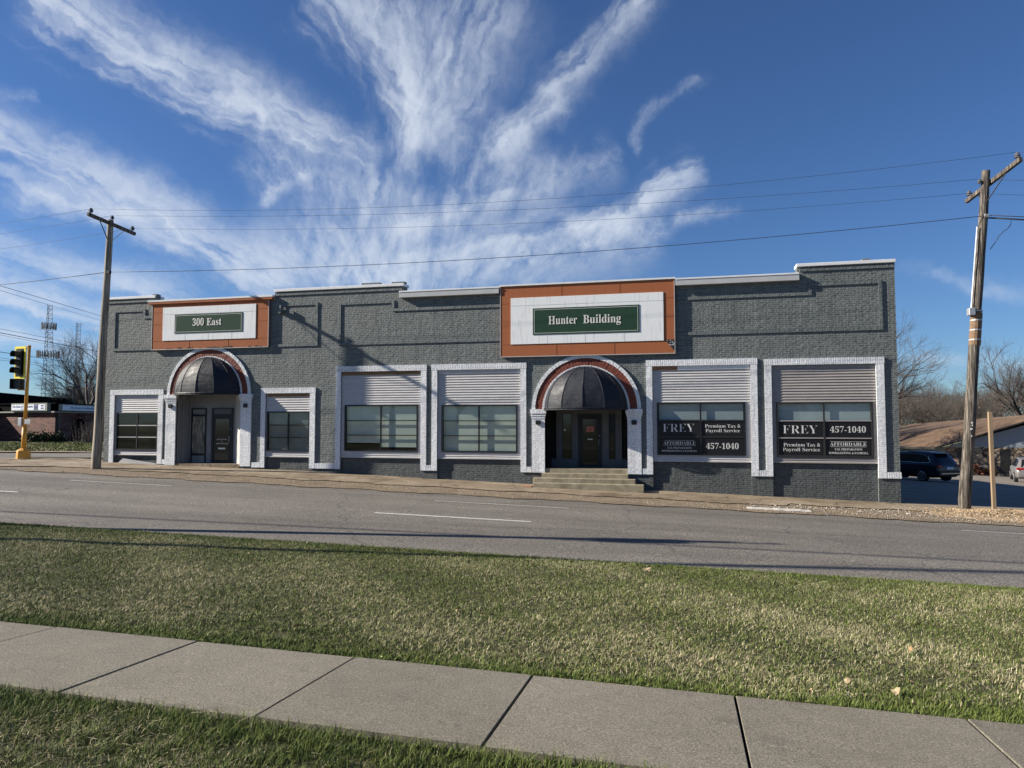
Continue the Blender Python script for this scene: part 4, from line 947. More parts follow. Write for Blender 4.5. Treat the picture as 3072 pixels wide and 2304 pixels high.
for i in range(26):
    x = -21.2 + 4.6 * random.random(); mb.box(x, x + random.uniform(.03, .14), -.1225, -.1105, 4.665, 4.665 + random.uniform(.015, .06))
mb.build('peeling_paint', M['dark_bronze'], b1)
b2 = board(-6.62, -.28, 4.01, 6.64, .12, -6.22, -.66, 4.47, 6.2, -5.38, -1.5, 4.80, 5.78, [('Hunter', -4.26, 1.06), ('Building', -2.83, 1.36)], 0, 5.17, 0, .30, 'large orange framed sign board reading Hunter Building')
MB().box(-6.66, -.24, -.16, .45, LO + .07, LO + .13).build('cap_flashing', M['white_metal'], b2)
MB().prism([(-.62, 4.50), (-.30, 4.50), (-.30, 4.10), (-.42, 4.25)], -.1335, -.1215).build('torn_corner', M['dark_bronze'], b2)
mb = MB()
for i in range(14): x = random.uniform(-.56, -.32); z = random.uniform(4.28, 4.48); mb.box(x, x + .03, -.1345, -.1337, z, z + .02)
mb.build('torn_foil', M['white_metal'], b2)
# bracket by the left sign
MB().box(-15.92, -15.68, -.12, -.003, 6.0, 6.13).tube([(-15.76, -.16, 6.02), (-15.76, -.16, 6.3)], .06, 8).build('cable_bracket', M['brick_gray'], B)

# concrete steps in front of the right entrance
S = thing('entrance_steps', (-3.4, -.5, -.8), 'four broad weathered concrete steps up to the right arched entrance', 'steps')
mb = MB(); mb.box(-4.955, -1.965, -.02, 1.28, -1.2, -.1); mb.build('landing', M['concrete_step'], S)
for (a, b, y0, y1, z) in ((-5.02, -1.93, -.34, -.021, -.25), (-5.28, -1.66, -.64, -.341, -.40), (-5.22, -1.36, -.94, -.641, -.555)):
    MB().box(a, b, y0, y1, -1.2, z).build('step', M['concrete_step'], S, bevel=.012)
o = MB().box(-5.62, -5.24, -1.0, -.55, -.9, -.66).build('stone_slab', M['rust'], bevel=.02); setp(o, 'rusty brown flat stone slab at the left foot of the entrance steps', 'slab')
# white board on the pavement under the left window
o = MB().prism([(-23.45, gz(-23.4, -.1) + .0), (-23.2, gz(-23.4, -.1) + .2), (-21.55, gz(-21.6, -.1) + .06), (-21.55, gz(-21.6, -.1) - .04)], -.10, -.06).build('loose_board', M['siding_white']); setp(o, 'white board leaning at the base of the wall under the leftmost window', 'board')
# broken kerb pieces
for i, (x0, x1, y, lb) in enumerate(((1.8, 3.6, -3.1, 'long pale broken kerb stone beside the road below the lettered windows')  ,)):
    if not lb: continue
    mb = MB(); n = 12; vs = []
    for k in range(n + 1):
        x = x0 + (x1 - x0) * k / n; wj = .19 + random.uniform(-.03, .03); hh = .0 + random.uniform(0, .02)
        vs += [(x, y - wj, gz(x, y) - .05), (x, y - wj, gz(x, y) + hh), (x, y + wj, gz(x, y) + hh + .01), (x, y + wj, gz(x, y) - .05)]
    fs = [(0, 1, 2, 3), (4 * n + 3, 4 * n + 2, 4 * n + 1, 4 * n)]
    for k in range(n):
        for q in range(3): fs.append((4 * k + q, 4 * k + 4 + q, 4 * k + 5 + q, 4 * k + 1 + q))
    o = mb.add(vs, fs).build('kerb_stone', M['stone_pale']); setp(o, lb, 'kerb')

# ------------------------------------------------------------------ utility poles and wires
def insulator(mb, x, y, z, s=1.0): mb.lathe((x, y, z), [(.02 * s, 0), (.02 * s, .05 * s), (.075 * s, .06 * s), (.06 * s, .1 * s), (.08 * s, .11 * s), (.055 * s, .16 * s), (.03 * s, .2 * s)], 10)
def pole(base, top, r0, r1, label, arm_a, arm_b, wood='pole_wood'):
    P = thing('utility_pole', base, label, 'utility pole')
    base = Vector(base); top = Vector(top); n = 40; pts = []; rs = []
    for i in range(n + 1):
        t = i / n; p = base.lerp(top, t); pts.append((p.x + .012 * math.sin(9 * t), p.y, p.z - (.5 if i == 0 else 0))); rs.append((r0 + (r1 - r0) * t) * (1 + .02 * math.sin(31 * t) + random.uniform(-.015, .015)))
    MB().tube(pts, rs, 14).build('pole', M[wood], P, smooth=True)
    arm = MB().bar(arm_a, arm_b, .10, .125).build('crossarm', M['pole_wood'], P)
    A, Bv = Vector(arm_a), Vector(arm_b)
    for t, k in ((.06, 1), (.94, 1)):
        q = A.lerp(Bv, t); mb = MB(); insulator(mb, q.x, q.y, q.z + .06, 1.1); mb.build('insulator', M['porcelain'], arm)
    c = A.lerp(Bv, .5)
    for t in (.24, .76):
        q = A.lerp(Bv, t); low = base.lerp(top, (c.z - .75 - base.z) / (top.z - base.z)); MB().bar((q.x, q.y, q.z - .05), (low.x, low.y + (.0), low.z), .035, .012).build('brace', M['dark_bronze'], P)
    return P
PL = pole((-22.60, -2.13, -.2), (-22.27, -2.13, 9.68), .175, .115, 'wooden utility pole standing at the left end of the building, dark crossarm on top', (-22.17, -3.34, 9.58), (-22.15, -.94, 9.42), wood='pole_wood_pale')
mb = MB(); insulator(mb, -22.23, -2.08, 9.68, 1.0); mb.build('insulator', M['porcelain'], PL)
MB().box(-22.22, -22.1, -2.3, -2.18, 7.49, 7.6).build('cable_clamp', M['dark_bronze'], PL)
PR = pole((8.27, -1.2, -.98), (9.18, -1.2, 9.36), .172, .115, 'tall weathered leaning utility pole in a gravel heap right of the building', (9.63, -2.45, 9.24), (9.02, -.05, 8.76))
def on_pr(z): t = (z + .98) / (9.36 + .98); return 8.27 + .91 * t
MB().tube([(on_pr(5.0) - .19, -1.3, 5.0), (on_pr(7.6) - .17, -1.3, 7.6)], .02, 8).build('conduit', M['white_metal'], PR)
MB().box(on_pr(4.9) - .27, on_pr(4.9) - .1, -1.42, -1.2, 4.86, 5.08).build('junction_box', M['galv'], PR, bevel=.01)
mb = MB()
for z in (4.1, 4.4, 4.7, 4.98): mb.tube([(on_pr(z), -1.2, z), (on_pr(z), -1.2, z + .035)], .168, 14)
mb.build('steel_band', M['galv'], PR)
MB().tube([(on_pr(3.95), -1.2, 3.95), (on_pr(4.95), -1.2, 4.95)], [.162, .160], 14).build('sheath', M['wood_old'], PR)
mb = MB(); insulator(mb, on_pr(8.95) - .17, -1.25, 8.93, .8); mb.build('insulator', M['porcelain'], PR)
mb = MB()
for z in (1.55, 1.47, 1.36, 1.15): mb.box(on_pr(z) - .03 + random.uniform(0, .05), on_pr(z) + .03, -1.386, -1.37, z, z + .045)
mb.build('staple_tag', M['plate'], PR)
MB().tube([(on_pr(7.9), -1.33, 7.93), (on_pr(7.9) + .12, -1.33, 7.9)], .06, 8).build('cable_clamp', M['galv'], PR)
def wire(a, b, sag, r, label, n=24, name='overhead_wire', group=None):
    a = Vector(a); b = Vector(b); pts = []
    for i in range(n + 1):
        t = i / n; p = a.lerp(b, t); p.z -= sag * 4 * t * (1 - t); pts.append(p)
    o = MB().tube(pts, r, 5).build(name, M['wire'], smooth=True, fix=False); return setp(o, label, 'wire', group)
G1 = 'wires running along the street between the utility poles'
wire((-22.17, -3.2, 9.82), (9.60, -2.3, 9.50), .62, .005, 'highest thin wire, joining the near ends of the left and right crossarms', group=G1)
wire((-22.23, -2.08, 9.88), (on_pr(8.95) - .17, -1.25, 9.1), .40, .005, 'thin wire from the left pole top to the small insulator on the right pole', group=G1)
wire((-22.15, -1.08, 9.62), (9.06, -.2, 8.98), .42, .005, 'lowest of the three thin high wires, between the far ends of both crossarms', group=G1)
wire((-22.12, -2.22, 7.55), (on_pr(7.9), -1.33, 7.92), .38, .010, 'thicker dark cable strung lower, crossing just above the roof of the building', group=G1)
for a, z2, lb in (((-22.17, -3.2, 9.82), 9.9, 'thin wire leaving the near end of the left crossarm towards the left edge'), ((-22.23, -2.08, 9.88), 9.6, 'thin wire leaving the left pole top towards the left edge'), ((-22.15, -1.08, 9.62), 9.4, 'thin wire leaving the far end of the left crossarm towards the left edge')):
    wire(a, (a[0] - 34, a[1] - 1.0, z2 + .4), .9, .005, lb, group=G1)
wire((-22.3, -2.22, 7.55), (-58, -3.0, 8.3), .8, .012, 'cable from the left pole clamp sloping down to the left edge', group=G1)
for a, z2, lb, r in (((9.60, -2.3, 9.50), 9.3, 'thin wire running off right from the top right insulator', .005), ((on_pr(8.95) - .17, -1.25, 9.1), 8.9, 'thin wire running off right from beside the right pole top', .005), ((9.06, -.2, 8.98), 8.8, 'thin wire running off right from the lower end of the right crossarm', .005), ((on_pr(7.9) + .1, -1.33, 7.93), 7.6, 'cable running off right from the clamp on the right pole', .014)):
    wire(a, (a[0] + 30, a[1] + .5, z2), .8, r, lb, group=G1)
wire((on_pr(7.85) + .1, -1.3, 7.86), (38, -.6, 6.6), .6, .026, 'thick black twisted cable running off right below the clamp on the right pole', group=G1)
o = MB().tube([(9.80, -1.25, 7.74), (9.78, -1.25, 7.62), (9.70, -1.25, 7.5), (9.58, -1.25, 7.42), (9.45, -1.25, 7.28), (9.35, -1.25, 7.1), (9.22, -1.22, 6.9)], .011, 5).build('drip_loop', M['wire'], smooth=True); setp(o, 'short drooping cable loop hanging right of the right utility pole', 'cable')
G2 = 'wires crossing the side street behind the left pole'
cross = [((-33.6, 2.9, 8.9), (-66, 42, 14.2), 0)]
for (ya, yb, r, lb) in ((835, 925, .02, 'upper dark wire of the steep pair left of the left pole'), (848, 940, .014, 'lower thin wire of the steep pair left of the left pole'), (973, 1028, .014, 'thin wire just above the thick one, behind the traffic light'), (984, 1041, .026, 'thick dark wire passing behind the top of the far lattice mast'), (990, 1048, .012, 'thin wire just below the thick one left of the left pole'), (1045, 1088, .022, 'dark wire passing right behind the traffic light head'), (1063, 1104, .012, 'upper thin wire of the low pair behind the signal'), (1069, 1111, .012, 'lower thin wire of the low pair behind the signal')):
    # world ends: all hang between a pole left of the view and one behind the building
    zc = 1.6 + (1265 - ya) / 2130 * 38.0; zd = 1.6 + (1265 - yb) / 2130 * 62.0
    wire((-36.2, 2.4, zc), (-53.3, 24.6 + 6, zd), .0, r * .8, lb, group=G2)
# poles and a cable on the viewer's side of the road, outside the picture: their shadows fall across the road
QA = pole((-17.0, -14.0, -.55), (-17.0, -14.0, 8.6), .16, .12, 'plain utility pole on the near kerb left of the picture, only its shadow is seen', (-18.2, -14.2, 8.3), (-15.8, -13.8, 8.3))
MB().tube([(-16.7, -14.0, 7.1), (-16.7, -14.0, 7.9)], .27, 14).build('added_shadow_can', M['galv'], QA)  # unseen can, added only to enlarge the blob in this pole's shadow
QB = pole((-24.5, -18.1, -.2), (-24.5, -18.1, 15.2), .16, .12, 'taller utility pole on the near lawn left of the picture, only its shadow is seen', (-25.7, -18.3, 14.9), (-23.3, -17.9, 14.9))
wire((-80, -18.4, 11.0), (40, -12.4, 10.6), .5, .05, 'heavy cable strung over the near kerb, seen only as a long shadow', group='cables over the near kerb')

# ------------------------------------------------------------------ traffic signal
TS = thing('traffic_signal', (-28.35, -.15, -.06), 'orange painted traffic signal post with black signal heads at the far left corner', 'traffic light')
bx, by = -28.35, -.15
MB().box(bx - .75, bx + .5, by - .45, by + .4, -.15, -.02).build('footing', M['concrete_old'], TS)
MB().lathe((bx, by, -.02), [(.285, 0), (.265, .33), (.25, .36), (.10, .46)], 8).build('pedestal', M['orange_paint'], TS)
MB().tube([(bx, by, .4), (bx + .02, by, 1.35)], .1, 12).build('sleeve', M['orange_paint'], TS, smooth=True)
MB().tube([(bx + .02, by, 1.3), (bx + .10, by, 4.95)], .07, 12).lathe((bx + .10, by, 4.93), [(.085, 0), (.085, .05), (.03, .07)], 10).build('post', M['orange_paint'], TS, smooth=True)
MB().box(bx - .27, bx - .08, by - .1, by + .1, 1.42, 1.78).build('push_button_box', M['galv'], TS, bevel=.01)
MB().box(bx + .09, bx + .40, by - .09, by - .07, 1.5, 1.72).build('small_sign', M['fascia_gray'], TS)
d = Vector((-.10, -.99, 0)).normalized(); u = Vector((-d.y, d.x, 0)) * -1
cx, cy = bx - .30, by - .06
def rot(mb, fn): return mb
def local_box(x0, x1, y0, y1, z0, z1):   # x along u, y along facing d
    mb = MB().box(x0, x1, y0, y1, z0, z1); mb.v = [(cx + u.x * p[0] + d.x * p[1], cy + u.y * p[0] + d.y * p[1], p[2]) for p in mb.v]; return mb
hd = local_box(-.16, .16, -.1, .1, 3.68, 4.78).build('signal_head', M['black_metal'], TS, bevel=.01)
local_box(-.30, .30, -.02, -.005, 3.53, 4.93).build('backplate', M['black_metal'], hd)
mb = MB()
for a in (local_box(-.33, .33, -.026, .012, 4.85, 4.95), local_box(-.33, .33, -.026, .012, 3.51, 3.60), local_box(-.33, -.25, -.026, .012, 3.601, 4.849), local_box(.25, .33, -.026, .012, 3.601, 4.849)): mb.add(a.v, a.f)
mb.build('yellow_border', M['yellow'], hd)
for z in (4.58, 4.22, 3.86):
    c = Vector((cx, cy, z)); n = 14; vs = []; fs = []
    a0, a1 = -.7, math.pi + .7
    for k, dd in enumerate((.1, .36)):
        for i in range(n + 1):
            t = a0 + (a1 - a0) * i / n; p = c + u * (.155 * math.cos(t)) + Vector((0, 0, .155 * math.sin(t))) + d * dd; vs.append(p)
        for i in range(n + 1):
            t = a0 + (a1 - a0) * i / n; p = c + u * (.145 * math.cos(t)) + Vector((0, 0, .145 * math.sin(t))) + d * dd; vs.append(p)
    m_ = n + 1
    for i in range(n): fs += [(i, i + 1, 2 * m_ + i + 1, 2 * m_ + i), (m_ + i, 3 * m_ + i, 3 * m_ + i + 1, m_ + i + 1)]
    MB().add(vs, fs).build('visor', M['black_metal'], hd, smooth=False)
    MB().add([c + u * (.14 * math.cos(2 * math.pi * i / 16)) + Vector((0, 0, .14 * math.sin(2 * math.pi * i / 16))) + d * .105 for i in range(16)], [tuple(range(16))]).build('lens', M['lens_dark'], hd, fix=False)
cx, cy = bx - .32, by - .10; d = Vector((.12, -.99, 0)).normalized(); u = Vector((-d.y, d.x, 0)) * -1
ph = local_box(-.23, .23, -.12, .08, 3.05, 3.5).build('pedestrian_head', M['black_metal'], TS, bevel=.01)
mb = MB()
for a in (local_box(-.24, .24, .08, .2, 3.48, 3.5), local_box(-.24, -.22, .08, .2, 3.05, 3.479), local_box(.22, .24, .08, .2, 3.05, 3.479)): mb.add(a.v, a.f)
mb.build('hood', M['black_metal'], ph)
mb = MB()
for a in (local_box(-.05, .05, .081, .084, 3.18, 3.3), local_box(-.05, -.03, .081, .084, 3.301, 3.4), local_box(-.02, 0, .081, .084, 3.301, 3.42), local_box(.01, .03, .081, .084, 3.301, 3.41), local_box(.06, .08, .081, .084, 3.22, 3.34)): mb.add(a.v, a.f)
mb.build('hand_symbol', M['lens_dark'], ph)
MB().tube([(bx + .07, by, 4.85), (bx - .24, by - .02, 4.85)], .025, 6).tube([(bx + .05, by, 3.58), (bx - .24, by - .02, 3.58)], .025, 6).tube([(bx + .04, by, 3.02), (bx - .32, by - .1, 3.02)], .03, 6).build('bracket_arm', M['orange_paint'], TS)

# ------------------------------------------------------------------ bank on the left
BK = thing('bank_building', (-52, 30, -.1), 'low dark brick bank with black flat fascia and white sign band beyond the side street', 'building')
def fr(A_, B_):   # wall from A to B, returns mapping (s along, t out towards viewer, z)
    A_ = Vector((*A_, 0)); B_ = Vector((*B_, 0)); L = (B_ - A_).length; u_ = (B_ - A_) / L; n_ = Vector((u_.y, -u_.x, 0))
    return A_, u_, n_, L
def fbox(F_, s0, s1, t0, t1, z0, z1):
    A_, u_, n_, L = F_; mb = MB().box(s0, s1, -t1, -t0, z0, z1); mb.v = [tuple(A_ + u_ * p[0] - n_ * p[1] + Vector((0, 0, p[2]))) for p in mb.v]; return mb
fA = fr((-59.5 - 22, 25.33 - 36), (-59.5, 25.33)); 
fM = fr((-64.5, 16.3), (-68.7, 42.07))
main = fr((-59.4, 24.6), (-68.4, 41.2))
mb = MB(); P4 = [(-74, 2.0), (-57.2, 20.0), (-68.4, 41.2), (-90, 33)]
def poly_box(pts, z0, z1): return MB().prism(pts, z0, z1, 'z')
poly_box([(-66.0, 14.0), (-59.3, 24.6), (-68.6, 41.8), (-92, 30), (-88, 8)], -.6, 2.7).build('brick_wall', M['bank_brick'], BK)
poly_box([(-66.5, 13.2), (-58.8, 24.5), (-68.4, 42.3), (-92.5, 30), (-88.5, 7)], 2.705, 4.2).build('fascia', M['fascia_black'], BK)
# wing with the two signs: corner at K
K = (-49.9, 22.0); Lw = (-54.9, 22.85); Rw = (-52.6, 31.0)
wing = [Lw, K, Rw, (-62, 34.5), (-61, 24.2)]
poly_box(wing, -.7, 2.35).build('brick_wall', M['bank_brick'], BK)
poly_box([(-55.1, 22.6), (-49.7, 21.7), (-52.3, 31.3), (-62, 34.7), (-61, 23.9)], 2.353, 2.47).build('eave_board', M['sign_cabinet'], BK)
poly_box([(-55.0, 22.9), (-49.8, 21.9), (-52.4, 31.2), (-62, 34.7), (-61, 24.2)], 3.08, 3.16).build('roof_edge', M['fascia_black'], BK)
poly_box([(-55.0, 23.1), (-49.95, 22.2), (-52.5, 31.0), (-62, 34.5), (-61, 24.2)], 2.473, 3.078).build('canopy_core', M['fascia_black'], BK)
F1 = fr(Lw, K); F2 = fr(K, Rw)
s = fbox(F1, .05, 4.6, .1, .4, 2.50, 3.14).build('sign_cabinet', M['sign_cabinet'], BK)
fbox(F1, .12, 4.35, .401, .41, 2.58, 3.03).build('sign_face', M['sign_face'], s)
def ftext(F_, body, sc, tt, z, w_, h, par, mt): 
    A_, u_, n_, L = F_; p = A_ + u_ * sc + n_ * tt; return text(body, p.x, p.y, z, w_, h, 'sign_lettering', mt, par, .006, .0, math.atan2(u_.y, u_.x))
ftext(F1, 'The Bank of Carbondale', 1.55, .411, 2.78, 2.6, .17, s, M['logo_blue']); ftext(F1, 'Drive Up', 1.7, .411, 2.63, .7, .08, s, M['logo_blue'])
fbox(F1, 2.98, 3.5, .411, .416, 2.58, 3.03).build('logo_panel', M['logo_blue'], s)
A_, u_, n_, L = F1; c = A_ + u_ * 3.24 + n_ * .42
MB().tube([c + u_ * (.16 * math.cos(t) - .0) + Vector((0, 0, 2.8 + .17 * math.sin(t))) for t in [i / 12 * 5.2 + .3 for i in range(13)]], .016, 5).tube([c - u_ * .12 + Vector((0, 0, 2.62)), c + u_ * .15 + Vector((0, 0, 2.98))], .016, 5).build('logo_swirl', M['sign_face'], s)
for z in (2.66, 2.86): fbox(F1, 3.85, 4.2, .411, .416, z, z + .11).build('logo_bar', M['logo_blue'], s)
s = fbox(F2, .25, 8.2, .1, .35, 2.50, 3.06).build('sign_cabinet', M['sign_cabinet'], BK)
fbox(F2, .35, 6.2, .351, .36, 2.56, 2.98).build('sign_face', M['sign_face'], s)
ftext(F2, 'The Bank of Carbondale', 3.4, .362, 2.70, 3.9, .17, s, M['logo_blue'])
fbox(F2, 6.25, 7.6, .351, .36, 2.56, 2.98).build('logo_panel', M['logo_blue'], s)
# arched porch
A_, u_, n_, L = F2; sc = 3.55; hw_ = 1.15; pts = [(sc - hw_, -.5), (sc + hw_, -.5)] + [(sc + hw_ * math.cos(math.pi * i / 14), .75 + hw_ * math.sin(math.pi * i / 14)) for i in range(15)]
vs = [A_ + u_ * p[0] + n_ * .02 + Vector((0, 0, p[1])) for p in pts]
arch = MB().add(vs, [tuple(range(len(vs)))]).build('arched_doorway', M['fascia_black'], BK, fix=False)
mb = MB()
for i in range(11):
    t = math.pi * (i + .5) / 11; p = A_ + u_ * (sc + (hw_ + .13) * math.cos(t)) + n_ * .03 + Vector((0, 0, .75 + (hw_ + .13) * math.sin(t))); q = A_ + u_ * (sc + (hw_ + .36) * math.cos(t)) + n_ * .03 + Vector((0, 0, .75 + (hw_ + .36) * math.sin(t))); mb.bar(p, q, .12, .05)
mb.build('arch_bricks', M['brick_red'], arch)
for sx in (.12, 6.6): fbox(F2, sx, sx + .14, .1, .24, -.6, 2.35).build('post', M['dark_bronze'], BK)
# shrubs
def shrub(loc, r, h, n, material, label, leaf=.06, name='shrub', cat='shrub', group=None):
    T_ = thing(name, loc, label, cat, group); V = []; Fc = []
    for i in range(n):
        a, b = random.uniform(0, 6.28), math.acos(random.uniform(-.1, 1)); q = random.uniform(.55, 1) * (1 + .18 * math.sin(3 * a) + .12 * math.sin(5 * b + a))
        c = Vector((math.cos(a) * math.sin(b) * r * q, math.sin(a) * math.sin(b) * r * q, h * .1 + math.cos(b) * h * q * .9)); k = len(V)
        d1 = Vector((random.gauss(0, 1), random.gauss(0, 1), random.gauss(0, 1))).normalized() * leaf; d2 = d1.cross(Vector((random.gauss(0, 1), random.gauss(0, 1), random.gauss(0, 1)))).normalized() * leaf * .6
        V += [c - d1, c + d2, c + d1, c - d2]; Fc.append((k, k + 1, k + 2, k + 3))
    MB().add(V, Fc).build('foliage', material, T_, world=False, fix=False)
    mb = MB()
    for i in range(5):
        a = i * 1.26; mb.tube([(0, 0, -.05), (.4 * r * math.cos(a), .4 * r * math.sin(a), h * .5)], [.03, .012], 4)
    mb.build('stem', M['bark'], T_, world=False, fix=False); return T_
def at(px, depth, z):   # point seen in the direction px at a distance, on level z
    sx = (px - 1536) / 2130 * depth; c, s_ = math.cos(R(13.6)), math.sin(R(13.6))
    return (c * sx - s_ * depth, -25.65 + s_ * sx + c * depth, z)
G3 = 'clipped shrubs along the bank wall'
shrub(at(97, 55, -.2), .85, 1.1, 900, M['shrub_green'], 'rounded dark shrub by the bank wall, nearest to the signal post', .09, group=G3)
shrub(at(137, 55.5, -.2), .8, 1.05, 900, M['shrub_green'], 'rounded dark shrub by the sunlit part of the bank wall, middle of three', .09, group=G3)
shrub(at(176, 56, -.2), .75, .95, 700, M['shrub_green'], 'rounded dark shrub by the bank corner, rightmost of three', .09, group=G3)
# ------------------------------------------------------------------ bare trees
def tree_data(seed, h, spread, depth=5, lean=0.0, first=.28):
    rnd = random.Random(seed); trunkmb = MB(); crown = MB()
    def seg(p, d, L, r, lev, mb):
        n = 3 if lev < 3 else 2; pts = [p]; q = p.copy(); dd = d.copy()
        for i in range(n):
            dd = (dd + Vector((rnd.gauss(0, .13), rnd.gauss(0, .13), rnd.gauss(.03, .08)))).normalized(); q = q + dd * L / n; pts.append(q.copy())
        r1 = r * (.62 if lev < 4 else .3)
        mb.tube(pts, [r + (r1 - r) * i / n for i in range(n + 1)], 6 if lev < 2 else 3, caps=False)
        return pts, dd, r1
    def grow(p, d, L, r, lev):
        pts, dd, r1 = seg(p, d, L, r, lev, crown)
        if lev >= depth: return
        k = {1: 6, 2: 6, 3: 6, 4: 5}.get(lev, 4)
        for i in range(k):
            t = rnd.uniform(.3, 1.0) if i else 1.0
            idx = t * (len(pts) - 1); a = int(min(idx, len(pts) - 2)); q = pts[a].lerp(pts[a + 1], idx - a)
            ax = Vector((rnd.gauss(0, 1), rnd.gauss(0, 1), rnd.gauss(0, .5))); ax = (ax - dd * ax.dot(dd)).normalized()
            nd = (dd * math.cos(rnd.uniform(.3, .85)) + ax * math.sin(rnd.uniform(.35, .95)) + Vector((0, 0, .12))).normalized()
            grow(q, nd, L * rnd.uniform(.5, .72), max(r1 * rnd.uniform(.5, .75), .006), lev + 1)
    top = Vector((lean * h * .3, 0, h * first)); r = h * .022
    trunkmb.tube([(0, 0, -.6), (0, 0, 0), (lean * h * .12, 0, h * first * .5), top], [r * 1.4, r * 1.15, r * .95, r * .8], 9)
    for i in range(6):
        a = i * 1.047 + rnd.uniform(-.3, .3); tl = rnd.uniform(.35, .95) * spread
        d = Vector((math.cos(a) * tl, math.sin(a) * tl, 1)).normalized(); grow(top - Vector((0, 0, rnd.uniform(0, h * .08))), d, h * rnd.uniform(.28, .38), r * .55, 1)
    return trunkmb, crown
def make_tree(seed, h, spread, label, loc, lean=0, depth=5, group=None, twig='twig'):
    T_ = thing('bare_tree', loc, label, 'tree', group); tr, cr = tree_data(seed, h, spread, depth, lean)
    tr.build('trunk', M['bark'], T_, smooth=True, world=False, fix=False); cr.build('crown', M[twig], T_, world=False, fix=False); return T_
GL, GR = 'bare trees beyond the bank', 'bare trees behind the stone office'
def gnd(p, dz=0): return (p[0], p[1], p[2])
tA = make_tree(3, 11.5, 1.25, 'large bare tree leaning out from behind the left utility pole above the bank', at(318, 70, -.3), lean=-.6, group=GL)
tB = make_tree(8, 8.5, 1.5, 'spreading low bare tree above the right end of the bank roof', at(232, 82, -.3), group=GL)
tC = copy_thing(tB, at(190, 100, -.3), 2.1, 'small distant bare tree between the lattice mast and the bank roof end', .85)
tD = copy_thing(tA, at(285, 96, -.3), 2.6, 'bare tree seen close beside the left pole behind the larger leaning tree', .8)
tE = make_tree(21, 13.5, 1.15, 'bare tree whose branches reach out past the right edge of the grey building', at(2560, 60, -2.5), lean=.1, group=GR)
spec = [(tB, 2720, 105, 1.25, 'bare tree just right of the building corner above the brown roof'), (tE, 2790, 118, .98, 'bare tree centred above the brown roof, left of the leaning pole'), (tB, 2850, 100, 1.22, 'wide bare tree close left of the right utility pole'),
        (tA, 2905, 125, 1.0, 'bare tree directly behind the right utility pole'), (tE, 2968, 112, .95, 'bare tree above the roof between the pole and the wooden post'), (tA, 3030, 104, 1.1, 'bare tree standing over the wooden post'), (tE, 3085, 84, 1.12, 'tall bare tree at the right edge of the photo'),
        (tB, 2760, 140, 1.5, 'farthest bare tree showing between the two roof side trees'), (tB, 2940, 150, 1.6, 'distant bare tree low behind the right pole and roof'), (tB, 2885, 92, 1.25, 'dense bare tree low behind the leaning pole, in front of the others'), (tB, 2745, 90, 1.15, 'bare bushy tree just above the left end of the brown roof'), (tA, 3120, 120, 1.2, 'bare tree cut off by the right edge behind the office'), (tE, 2690, 130, .95, 'bare tree half hidden by the corner of the grey building')]
for i, (src, px, dep, sc, lb) in enumerate(spec):
    c = copy_thing(src, at(px, dep, -3.0), i * 1.7 + .4, lb, sc); c['group'] = GR
for i, (x, y, sc, lb) in enumerate(((11.0, 48.0, .95, 'bare tree hidden behind the grey building, its branch shadows fall on the brown roof'), (15.0, 56.5, .9, 'second hidden bare tree whose branch shadows cross the brown office roof'))):
    c = copy_thing(tE, (x, y, -2.6), 1.1 + i, lb, sc); c['group'] = GR
# far woodland reading as one mass behind everything on the right
V = []; Fc = []
for i in range(11000):
    px = random.uniform(2640, 3300); dep = random.uniform(140, 175); p = Vector(at(px, dep, -3 + random.uniform(0, 1) ** 1.3 * 10.5)); k = len(V)
    d1 = Vector((random.gauss(0, .5), random.gauss(0, .5), 1)).normalized() * random.uniform(.8, 2.4); s_ = Vector((.022, .01, 0))
    V += [p - s_, p + s_, p + d1]; Fc.append((k, k + 1, k + 2))
setp(MB().add(V, Fc).build('woodland', M['twig'], fix=False), 'brownish mass of far bare woodland behind the office roof', 'woodland', kind='stuff')
# bare bush by the bank porch
T_ = thing('bare_bush', at(262, 54, -.2), 'leafless twiggy bush beside the dark arched doorway of the bank', 'bush'); mb = MB()
for i in range(150):
    a = random.uniform(0, 6.28); t = random.uniform(0, .9); L = random.uniform(.8, 1.9); b_ = Vector((random.gauss(0, .3), random.gauss(0, .3), 0)); mb.tube([b_, b_ + Vector((math.cos(a) * t * L * .6, math.sin(a) * t * L * .6, L))], [.012, .004], 3, caps=False)
mb.build('twigs', M['twig'], T_, world=False, fix=False)

